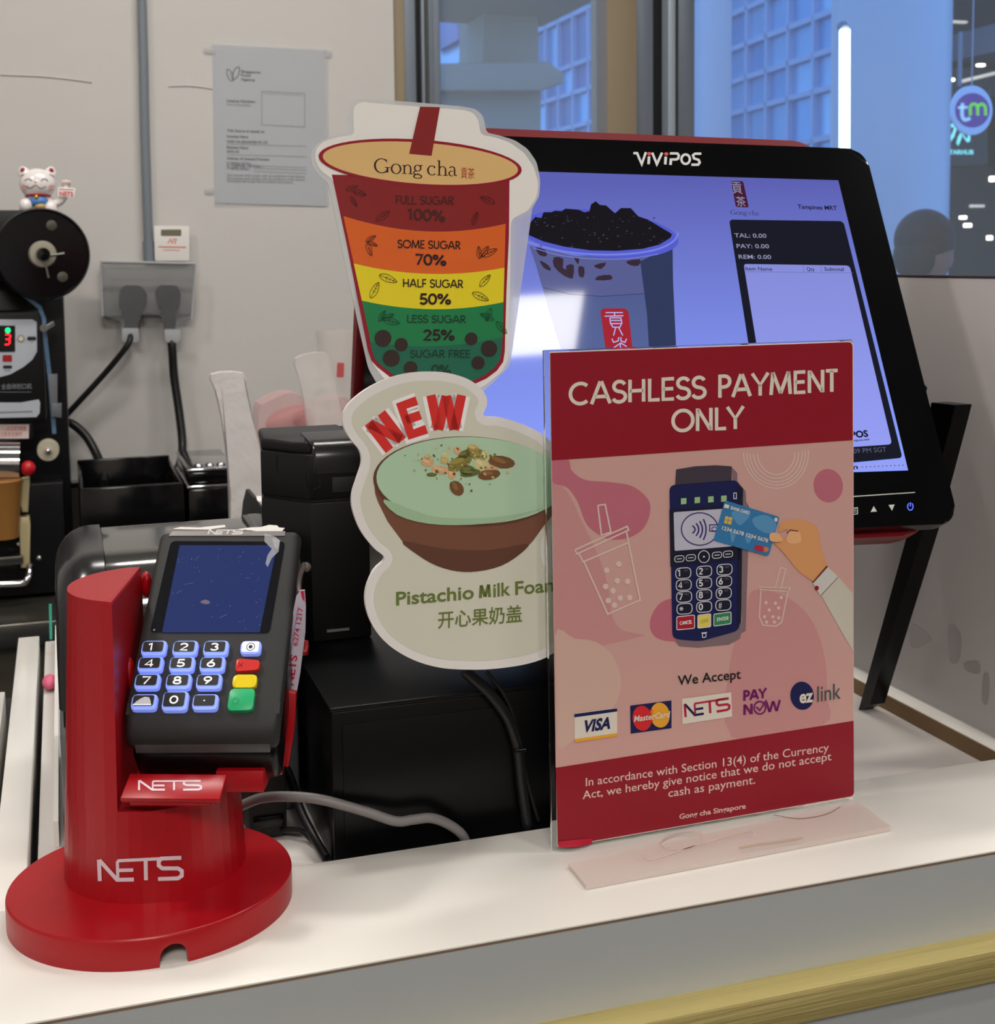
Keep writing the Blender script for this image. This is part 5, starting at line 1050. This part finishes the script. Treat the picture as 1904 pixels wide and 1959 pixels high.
# film reel
rl = thing('film_reel', 'large black film reel disc mounted on top of the sealing machine', 'reel', hy(80, 487, 2.16))
rc_ = hy(80, 487, 2.145); R_ = (hy(172, 487, 2.145)-rc_).length
ax = Vector((.12, -1, .02))
MB().lathe(rc_, ax, [(R_*.96, -.0), (R_, .003), (R_*1.0, .009), (R_*.97, .0125), (R_*.93, .010), (R_*.2, .010), (.0, .010)], BLKG, n=72).build('flange', rl)
hb = MB().lathe(rc_, ax, [(.0, .0101), (.0205, .0101), (.0205, .013), (.0185, .0165), (.011, .0175), (.0, .0175)], mat('hub_beige', (150, 144, 130), rough=.4), n=32).build('hub', rl)
MB().lathe(rc_, ax, [(.0, .0176), (.0105, .0176), (.009, .027), (0, .028)], BLKG, n=20).build('hub_knob', hb)
an = ax.normalized()*.0215
MB().tube([hy(88, 490, 2.145)+an, hy(120, 486, 2.145)+an], lambda t: .0018+.0012*t, STEEL, smooth=0, n=8).build('reel_arm', rl)
MB().tube([hy(83, 500, 2.145)+an, hy(90, 532, 2.145)+an], .0018, STEEL, smooth=0, n=8).build('reel_arm', rl)
for x, y in ((97, 432), (22, 500), (118, 530)): MB().lathe(hy(x, y, 2.145), ax, [(0, .0103), (.008, .0103), (.006, .0112), (0, .0112)], mat('reel_mark', (70, 66, 58), rough=.4), n=14).build('reel_hole', rl)
MB().tube([rc_-ax.normalized()*.001, rc_+Vector((0, .03, 0))], .012, BLK, smooth=0).build('axle', rl)
# lucky cat
ch = hy(72, 352, 2.20); k_ = (hy(172, 352, 2.2)-hy(72, 352, 2.2)).length/100
ct_ = thing('cat_figurine', 'white beckoning cat figurine holding a tiny red printed card', 'figurine', hy(72, 403, 2.2))
CW = mat('cat_white', (232, 226, 224), rough=.18, coat=.5)
bd = MB()
bd.ball(ch, 35*k_, 27*k_, 31*k_, CW, n=28); bd.ball(ch+Vector((0, .006, -48*k_)), 33*k_, 25*k_, 34*k_, CW, n=24)
bd.ball(ch+Vector((-24*k_, -.014, -44*k_)), 13*k_, 15*k_, 15*k_, CW, n=14); bd.ball(ch+Vector((23*k_, -.012, -50*k_)), 13*k_, 14*k_, 16*k_, CW, n=14)
bd.build('body', ct_)
for sx_ in (-1, 1):
    e0 = ch+Vector((sx_*25*k_, 0, 22*k_)); r = MB(); r.lathe(e0, (sx_*.35, 0, 1), [(13*k_, -3*k_), (11*k_, 5*k_), (6*k_, 11*k_), (0, 13.5*k_)], CW, n=16); eo = r.build('ear', ct_)
    MB().ball(e0+Vector((sx_*2*k_, -10*k_, 4*k_)), 4.5*k_, 2.2*k_, 5.5*k_, mat('ear_red', (150, 26, 40), rough=.4), n=12).build('inner_ear', eo)
CFc = Fr((0, 2.2, 0), (1, 0, 0), (0, 0, -1)); cfa = Art(lambda x, y, c: hy(x, y, 2.2-27*k_*math.sqrt(max(.05, 1-((x-72)/36)**2-((y-352)/32)**2))-.0008), .0)
fk = mat('cat_ink', (70, 56, 60), rough=.5)
for x in (54, 85): cfa.line([(x-7, 346), (x, 342), (x+7, 346)], 1.6, fk, 1, smooth=4)
cfa.ell(68, 348, 2.4, 1.8, mat('cat_nose', (200, 130, 110), rough=.5), 1, n=10); cfa.line([(50, 356), (58, 360), (68, 354), (78, 361), (88, 356)], 1.5, fk, 1, smooth=4)
for x in (46, 98): cfa.ell(x, 358, 5, 4, mat('cat_blush', (232, 170, 165), rough=.5), 1, n=14)
cfa.build('face', ct_)
MB().lathe(ch+Vector((0, .002, -24*k_)), (0, .1, 1), [(22*k_, -2.5*k_), (25*k_, -1*k_), (25*k_, 1.5*k_), (22*k_, 3*k_)], mat('collar_red', (170, 30, 40), rough=.4), n=30).build('collar', ct_)
MB().ball(ch+Vector((-3*k_, -25*k_, -27*k_)), 4.5*k_, 4*k_, 4.5*k_, mat('bell_gold', (206, 160, 60), rough=.25, metal=.8), n=12).build('bell', ct_)
MB().ball(ch+Vector((0, -14*k_, -36*k_)), 20*k_, 13*k_, 12*k_, mat('bib_blue', (70, 120, 180), rough=.4), n=16).build('bib', ct_)
MB().ball(ch+Vector((4*k_, -19*k_, -46*k_)), 12*k_, 10*k_, 8*k_, mat('coin_gold', (176, 150, 90), rough=.4), n=14).build('coin', ct_)
MB().tube([ch+Vector((24*k_, 0, -42*k_)), ch+Vector((42*k_, -4*k_, -34*k_)), ch+Vector((52*k_, -6*k_, -18*k_)), ch+Vector((54*k_, -8*k_, 0))], lambda t: (9-3*t)*k_, CW, n=12).build('raised_arm', ct_)
pw = MB().ball(ch+Vector((54*k_, -8*k_, 1*k_)), 10*k_, 7*k_, 7*k_, CW, n=14).build('paw', ct_)
for dx in (-6, 0, 6): MB().ball(ch+Vector(((54+dx)*k_, -14*k_, 3*k_)), 3*k_, 3*k_, 4*k_, mat('paw_pink', (230, 196, 190), rough=.3), n=8).build('toe', pw)
c5 = Fr((0, 2.2-16*k_, 0), (1, 0, 0), (0, 0, -1)); cp_ = MB().prism(c5, mp([(111, 358), (144, 360), (142, 379), (110, 376)], c5), -.0015, 0, WHT, r=.0003).build('card', ct_)
A = Art(c5, .0004); A.text('NETS', (114, 374), (140, 375.5), 8, mat('card_red', (214, 60, 66), rough=.4), 1, bold=.03); A.line([(113, 362), (141, 363)], 1.5, mat('card_red', (214, 60, 66)), 1); A.build('card_lettering', cp_)
# black tray and steel-rimmed containers on the back counter
tr_ = thing('black_tray', 'deep black tray on the back counter below the wall socket', 'tray', hy(250, 1010, 2.2))
x0_, x1_ = hy(152, 930, 2.14).x, hy(352, 930, 2.14).x; ztr = hy(250, 930, 2.14).z
MB().box(x0_, x1_, 2.14, 2.148, ZB+.001, ztr, BLKG, r=.002).box(x0_, x0_+.006, 2.148, 2.44, ZB+.001, ztr, BLKG, r=.002).box(x1_-.006, x1_, 2.148, 2.44, ZB+.001, ztr, BLKG, r=.002).box(x0_, x1_, 2.43, 2.44, ZB+.001, ztr+.004, BLKG, r=.002).box(x0_, x1_, 2.14, 2.44, ZB+.001, ZB+.008, BLKG).build('shell', tr_)
for y, z_ in ((902, 0), (934, -.045)):
    x0_, x1_ = hy(355, y, 2.2).x, hy(442, y, 2.2).x; z0 = hy(400, y, 2.15).z
    k = thing('steel_rim_container', 'black container with a shiny steel rim, %s of the two stacked by the plastic bags' % ('upper' if z_ == 0 else 'lower'), 'container', ((x0_+x1_)/2, 2.25, z0-.04))
    zb = hy(400, 934, 2.15).z+.0075 if z_ == 0 else ZB+.001
    MB().box(x0_, x1_, 2.15+(.004 if z_ == 0 else 0), 2.36, zb, z0-.0, BLKG, r=.004).build('body', k)
    MB().box(x0_-.002, x1_+.002, 2.148, 2.362, z0+.0002, z0+.006, CHROME, r=.002).build('rim', k)
    if z_ == 0:
        for i in range(4): MB().ball((x0_+.018+i*.018, 2.17, z0+.008), .008, .008, .004, CHROME, n=12).build('lid_knob', k)
# plastic bags
def film(name, pts, Y, d, m, label, cat, px2=None, seedv=1):
    f = Fr((0, Y, 0), (1, 0, 0), (0, 0, -1)); ce = catmull([Vector(p) for p in pts], 3, True)
    random.seed(seedv); b = bmesh.new(); P_ = [f.px(*p) for p in ce]
    n = len(P_); Aq = [b.verts.new(f.pt(p[0], p[1], .0)) for p in P_]; Bq = [b.verts.new(f.pt(p[0], p[1], -d)) for p in P_]
    fa = b.faces.new(Aq); fb = b.faces.new(Bq[::-1])
    for i in range(n): b.faces.new((Aq[i], Bq[i], Bq[(i+1) % n], Aq[(i+1) % n]))
    bmesh.ops.triangulate(b, faces=[fa, fb])
    bmesh.ops.recalc_face_normals(b, faces=b.faces); q = MB(); q.bm(b, m); o = q.build(name); tag(o, label, cat); return o
film('plastic_bag', [(405, 717), (466, 714), (470, 745), (480, 790), (493, 840), (505, 890), (515, 935), (520, 1010), (448, 1012), (442, 950), (436, 880), (425, 800), (414, 750)], 1.75, .02, MILK, 'tall narrow milky plastic bag standing left of the receipt printer', 'plastic bag')
film('plastic_bag', [(566, 686), (624, 675), (634, 705), (645, 745), (655, 800), (662, 850), (600, 850), (585, 780), (576, 730)], 1.78, .015, MILK2, 'thin clear plastic sleeve with a white top above the receipt printer', 'plastic bag', seedv=2)
film('plastic_bag', [(495, 790), (520, 765), (560, 752), (610, 770), (660, 760), (690, 800), (695, 900), (640, 1000), (530, 1000), (505, 900)], 1.82, .06, PINKF, 'large crumpled clear bag with pink tint behind the receipt printer', 'plastic bag', seedv=3)
pk = MB().ball(hy(552, 800, 1.85), .034, .02, .016, mat('pink_blob', (222, 150, 150), rough=.4, alpha=.6), n=16, M=Matrix.Rotation(-.3, 3, 'Y')).ball(hy(580, 803, 1.85), .016, .016, .014, mat('pink_end', (216, 120, 124), rough=.4, alpha=.8), n=14).build('pink_pouch')
tag(pk, 'soft pink pouch showing through the crumpled clear bag', 'pouch')
cup = thing('clear_cup', 'clear plastic cup stack with a small red label by the window corner', 'cup', hy(652, 900, 2.1))
o = hy(652, 880, 2.1); MB().lathe((o.x, 2.1, ZB+.001), (0, 0, 1), [(.026, 0), (.034, hy(652, 640, 2.1).z-ZB-.004), (.036, hy(652, 636, 2.1).z-ZB), (.035, hy(652, 632, 2.1).z-ZB)], mat('clear_cup_wall', (226, 214, 208), rough=.1, alpha=.22, coat=.5), n=30).build('wall', cup)
c6 = Fr((0, 2.06, 0), (1, 0, 0), (0, 0, -1)); A = Art(c6, .0005); A.rrect([(645, 694), (659, 694), (658, 722), (644, 722)], 3, mat('label_red_soft', (190, 84, 86), rough=.5), 1); A.build('label', cup)
hd = thing('tape_dispenser', 'small black curved holder with white roll left of the receipt printer', 'dispenser', hy(500, 1005, 1.25))
f7 = Fr((0, 1.27, 0), (1, 0, 0), (0, 0, -1))
zbd = ZB
MB().prism(f7, mp([(474, 1015), (478, 975), (484, 951), (491, 951), (494, 968), (508, 975), (518, 992), (522, 1015), (522, 1250), (474, 1250)], f7), -.05, 0, BLKM, r=.001).build('body', hd)
MB().prism(f7.shift(-.052), mp([(492, 958), (530, 958), (530, 968), (500, 970)], f7.shift(-.052)), -.03, 0, WHT, r=.001).build('white_insert', hd)

# ------------------------------------------------------------ beyond the window
CONC = mat('concrete_column', (222, 222, 232), rough=.7, var=.05, vscale=1.5); CONC2 = mat('dim_concrete', (168, 160, 146), rough=.8, var=.05)
struct(MB().box(-6, 22, 2.7, 30, -1.4, -1.3, mat('mall_ground', (90, 96, 104), rough=.5)).build('ground'))
def Yfr(Y): return Fr((0, Y, 0), (1, 0, 0), (0, 0, -1))
def obj_poly(mb, pts, Y, d, m, r=0.):
    f = Yfr(Y); mb.prism(f, [f.px(*p) for p in pts], -d, 0, m, r=r); return mb
bld = thing('canopy_structure', 'grey concrete canopy block seen through the left window pane', 'building', hy(960, 500, 9))
obj_poly(MB(), [(925, -80), (1030, -80), (1030, 125), (925, 125)], 9.2, .6, CONC2).build('pillar', bld)
obj_poly(MB(), [(838, 121), (1050, 117), (1080, 140), (1080, 158), (1035, 174), (838, 174)], 8.8, 1.2, CONC2, r=.02).build('canopy', bld)
obj_poly(MB(), [(838, 174), (1035, 174), (1034, 640), (838, 640)], 9.0, .8, mat('dim_panel', (160, 158, 148), rough=.8, var=.04)).build('wall', bld)
MB().box(hy(1030, 0, 8.9).x-.9, hy(1050, 0, 8.9).x+.2, 8.5, 9.6, hy(0, -30, 9).z, hy(0, -90, 9).z, CONC2).build('upper_beam', bld)
def facade(name, label, xl, xr, dl, dr, rowsY, colsX, gm, fm, yb):
    """glazed wall standing on the line between two upright edges; panes and bars are laid out on that real plane"""
    PL, PR = EYE+ray(xl, 300)*dl, EYE+ray(xr, 300)*dr; U = Vector((PR.x-PL.x, PR.y-PL.y, 0)); f = Fr((PL.x, PL.y, 0), U, (0, 0, -1)); Wd = U.length
    t = thing(name, label, 'building', (PL.x, PL.y, -1.3))
    zs = [f.px(xl, y)[1] for y in rowsY]; xs = [f.px(x, 200)[0] for x in colsX]
    MB().box(xs[0]-.1, xs[-1]+.05, zs[0]-.3, 1.3, -.3, -.06, mat('facade_core', (130, 165, 205), rough=.6), fr=f).build('core', t)
    for i in range(len(zs)-1):
        for j in range(len(xs)-1):
            MB().box(xs[j]+.022, xs[j+1]-.022, zs[i]+.024, zs[i+1]-.024, -.06, -.02, gm[(i*2+j) % len(gm)], fr=f).build('window_panel', t)
    for z in zs: MB().box(xs[0]-.1, xs[-1]+.05, z-.022, z+.022, -.03, .03, fm, fr=f).build('transom', t)
    for x in xs: MB().box(x-.02, x+.02, zs[0]-.3, 1.3, -.03, .03, fm, fr=f).build('mullion', t)
    return t
GB = [mat('facade_glass_a', (150, 205, 240), rough=.3, metal=.5), mat('facade_glass_b', (130, 190, 232), rough=.3, metal=.5), mat('facade_glass_c', (165, 214, 245), rough=.3, metal=.5)]
GW = mat('facade_bar', (186, 204, 232), rough=.5)
facade('glass_building', 'blue glazed building front seen between the two columns outside', 1395, 1625, 12.4, 10.2, (-80, -10, 32, 98, 160, 220, 300, 380), (1385, 1432, 1470, 1512, 1560, 1605, 1640), GB, GW, 500)
facade('tower_building', 'pale blue panelled building behind the concrete canopy block', 1030, 1180, 15, 13, (-100, -30, 60, 150, 200, 260, 330), (1020, 1048, 1072, 1100, 1130, 1165, 1200), [mat('panel_blue', (130, 150, 196), rough=.5), mat('panel_blue_b', (112, 150, 196), rough=.4), GB[0]], GW, 500)
ob = thing('curved_building', 'small curved lilac building edge in the sky at top left of the window', 'building', hy(900, 90, 13))
f8 = Yfr(13); MB().prism(f8, [f8.px(*p) for p in ((873, 30), (885, 10), (925, -30), (925, 38), (905, 50), (880, 72), (877, 76))], -1, 0, mat('lilac_panel', (140, 144, 190), rough=.5)).build('balcony', ob)
MB().prism(Yfr(13.2), [Yfr(13.2).px(*p) for p in ((880, 72), (905, 50), (925, 38), (925, 118), (879, 118))], -1, 0, GB[2]).build('glass_wall', ob)
def column(name, label, cx, w, Y, m, r_=None):
    c = hy(cx, 300, Y); R = (hy(cx+w/2, 300, Y)-hy(cx-w/2, 300, Y)).length/2
    o = MB().lathe((c.x, Y, -1.3), (0, 0, 1), [(R, 0), (R, 5.2)], m, n=56).build(name); tag(o, label, 'column'); return o
column('round_column', 'slim pale round column just right of the window post outside', 1362, 66, 6.2, CONC)
column('round_column', 'thick smooth round column outside, behind the light tube', 1702, 190, 5.4, mat('smooth_column', (206, 210, 222), rough=.35, var=.04, vscale=1))
lt = thing('light_tube', 'upright glowing white light tube outside in front of the thick column', 'light', hy(1616, 285, 4.6))
c1, c2 = hy(1616.5, 57, 4.6), hy(1616, 284, 4.6)
MB().tube([c1, c2], .0205, mat('tube_glow', (226, 255, 240), emit=5.), smooth=0, n=16).build('glowing_tube', lt)
MB().tube([c1+Vector((0, .02, .02)), c1], .022, ALU, smooth=0).build('cap', lt); MB().tube([Vector((c2.x, 4.62, -1.3)), c2], .02, ALU, smooth=0).build('pole', lt)
# dim mall hall on the far right
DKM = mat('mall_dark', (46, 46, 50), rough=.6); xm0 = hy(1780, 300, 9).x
mh = thing('mall_hall', 'dim mall hall with ceiling lights at the far right of the window', 'building', (xm0+2, 10, -1.3))
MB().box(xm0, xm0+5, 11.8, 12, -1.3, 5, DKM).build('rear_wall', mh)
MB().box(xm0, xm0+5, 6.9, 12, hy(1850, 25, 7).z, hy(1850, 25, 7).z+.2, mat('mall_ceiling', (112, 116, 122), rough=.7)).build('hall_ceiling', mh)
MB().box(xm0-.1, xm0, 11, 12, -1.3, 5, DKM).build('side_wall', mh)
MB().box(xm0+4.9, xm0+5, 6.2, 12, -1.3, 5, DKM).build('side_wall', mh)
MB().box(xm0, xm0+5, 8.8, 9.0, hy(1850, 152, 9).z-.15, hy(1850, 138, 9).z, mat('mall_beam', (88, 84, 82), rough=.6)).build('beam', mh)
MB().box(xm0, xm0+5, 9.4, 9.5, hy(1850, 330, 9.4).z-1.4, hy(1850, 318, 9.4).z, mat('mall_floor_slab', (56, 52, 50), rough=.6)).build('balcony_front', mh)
hl = mat('hall_lamp', (255, 246, 226), emit=4.5)
for i, (x, y, w, h) in enumerate(((1833, 41, 38, 6), (1802, 108, 15, 6), (1811, 133, 15, 6), (1821, 152, 13, 6), (1807, 418, 9, 6), (1846, 416, 9, 6), (1855, 431, 10, 7), (1873, 394, 24, 5), (1880, 124, 12, 5), (1902, 342, 6, 10), (1897, 455, 6, 8))):
    a, b_ = hy(x-w/2, y-h/2, 8.2), hy(x+w/2, y+h/2, 8.2)
    if i < 0: continue
    MB().box(a.x, b_.x, 8.2, 8.24, b_.z, a.z, hl if i not in (0, 7) else mat('hall_lamp_soft', (206, 196, 180), emit=.9), r=.004).build('hall_light', mh)
MB().tube([hy(1799, 98, 8.2), hy(1807, 70, 8.2)], .012, hl, smooth=0).build('hall_light', mh)
MB().tube([hy(1835, 157, 8.3), hy(1904, 140, 8.3)], .012, mat('hall_lamp_soft', (206, 196, 180)), smooth=0).build('hall_light', mh)
sn = thing('shop_sign', 'dark hanging shop sign with pale green star logo and lettering', 'sign', hy(1840, 300, 7.6))
f9 = Yfr(7.6); MB().prism(f9, [f9.px(*p) for p in ((1792, 165), (1890, 165), (1890, 316), (1792, 316))], -.05, 0, mat('sign_dark', (20, 30, 32), rough=.3)).build('panel', sn)
A = Art(f9, .004); TG = mat('sign_glow', (130, 225, 220), emit=1.0)
for q in ([(1813, 243), (1822, 236), (1832, 235), (1831, 246), (1826, 262), (1815, 277), (1811, 274), (1822, 255), (1826, 244)], [(1833, 262), (1838, 253), (1841, 262), (1834, 279), (1830, 274)], [(1849, 245), (1857, 262), (1856, 271), (1850, 272), (1841, 258), (1838, 250), (1850, 266), (1852, 262)]): A.poly(q, TG, 1)
MB().box(f9.px(1840, 165)[0]-.01, f9.px(1840, 165)[0]+.01, 7.61, 7.63, -f9.px(1840, 165)[1]-.0, hy(1850, 25, 7).z+.004, ALU).build('hanger', sn)
A.text('STARHUB', (1811, 295), (1863, 295), 8, TG, 1, bold=.03); A.build('glowing_logo', sn)
tm = thing('round_sign', 'round purple sign with pale and green letters hanging on a cord', 'sign', hy(1861, 250, 4.0))
c0 = hy(1861, 211, 4.0); Rr_ = (hy(1900, 211, 4.0)-c0).length
MB().lathe(c0+Vector((0, .012, 0)), (0, -1, 0), [(0, 0), (Rr_, 0), (Rr_, .01), (Rr_*.98, .012), (0, .012)], mat('disc_pale', (150, 190, 236), rough=.3, emit=.35, ecol=(150, 190, 236)), n=48).build('disc', tm)
A = Art(Yfr(4.0-.0012), .001); A.ell(1861, 211, 33, 33, mat('disc_purple', (86, 50, 150), rough=.3, emit=.3, ecol=(86, 50, 150)), 1, n=48)
tl_ = mat('letter_pale', (170, 214, 240), rough=.4, emit=.5); gr_ = mat('letter_green', (110, 214, 70), rough=.4, emit=.6)
A.line([(1842, 197), (1841, 220), (1846, 229), (1857, 226)], 7, tl_, 2, smooth=4); A.line([(1833, 206), (1852, 205)], 5, tl_, 2)
A.line([(1857, 221), (1857, 204), (1863, 199), (1870, 203), (1871, 221)], 6, gr_, 2, smooth=4); A.line([(1871, 204), (1878, 199), (1885, 204), (1886, 221)], 6, gr_, 2, smooth=4); A.build('letters', tm)
MB().tube([c0+Vector((0, .006, Rr_)), c0+Vector((0, .006, Rr_+.42))], .0025, ALUL, smooth=0, n=6).build('cord', tm)
# person standing outside the window, seen from behind
ps = thing('person', 'person with short dark hair outside the window, seen from behind', 'person', (hy(1770, 470, 3.35).x, 3.4, -1.3))
hc = hy(1770, 478, 3.35); SKN = mat('skin_dim', (150, 116, 104), rough=.6); HAIR = mat('dark_hair', (34, 30, 33), rough=.7, bump=.5, bscale=120); TSH = mat('dark_shirt', (34, 34, 44), rough=.8)
me = bpy.data.meshes.new('body'); h0 = hc.z-.17
J = [((0, 0, h0), .058), ((0, 0, h0-.07), .085), ((0, .0, h0-.25), .15), ((0, 0, h0-.45), .125), ((0, 0, h0-.62), .13), ((-.17, 0, h0-.09), .062), ((.17, 0, h0-.09), .062), ((-.21, .02, h0-.34), .045), ((.21, .02, h0-.34), .045), ((-.20, .10, h0-.55), .034), ((.20, .10, h0-.55), .034), ((-.09, 0, h0-.70), .085), ((.09, 0, h0-.70), .085), ((-.09, .02, h0-1.0), .055), ((.09, .02, h0-1.0), .055), ((-.09, 0, -1.27), .04), ((.09, 0, -1.27), .04)]
E_ = [(0, 1), (1, 2), (2, 3), (3, 4), (1, 5), (1, 6), (5, 7), (6, 8), (7, 9), (8, 10), (4, 11), (4, 12), (11, 13), (12, 14), (13, 15), (14, 16)]
me.from_pydata([(hc.x+p[0][0], 3.4+p[0][1], p[0][2]) for p in J], E_, []); bo = bpy.data.objects.new('body', me); COL.objects.link(bo)
bo.parent = ps; bo.matrix_parent_inverse = Matrix.Translation(-Vector(ps.location)); me.materials.append(TSH)
md = bo.modifiers.new('skin', 'SKIN'); sv = me.skin_vertices[0].data
for i, p in enumerate(J): sv[i].radius = (p[1], p[1]*.75)
sv[4].use_root = True; md.use_smooth_shade = True; bo.modifiers.new('sub', 'SUBSURF').levels = 1
hd_ = MB().ball(hc, .074, .092, .110, SKN, n=28); hd_.tube([hc+Vector((0, .02, -.06)), hc+Vector((0, .03, -.16))], .052, SKN, smooth=0, n=18)
hd_.ball(hc+Vector((-.02, .088, -.015)), .012, .018, .02, SKN, n=10); hd_.build('head', ps)
hr = MB().ball(hc+Vector((-.006, -.004, .030)), .081, .098, .090, HAIR, n=30); hr.ball(hc+Vector((-.045, -.01, -.02)), .045, .085, .07, HAIR, n=20); hr.build('hair', ps)
MB().ball(hc+Vector((.073, -.012, -.022)), .011, .020, .033, mat('lit_ear_skin', (205, 165, 150), rough=.5), n=14).build('ear', ps)  # ear given a lighter skin colour so it looks lit
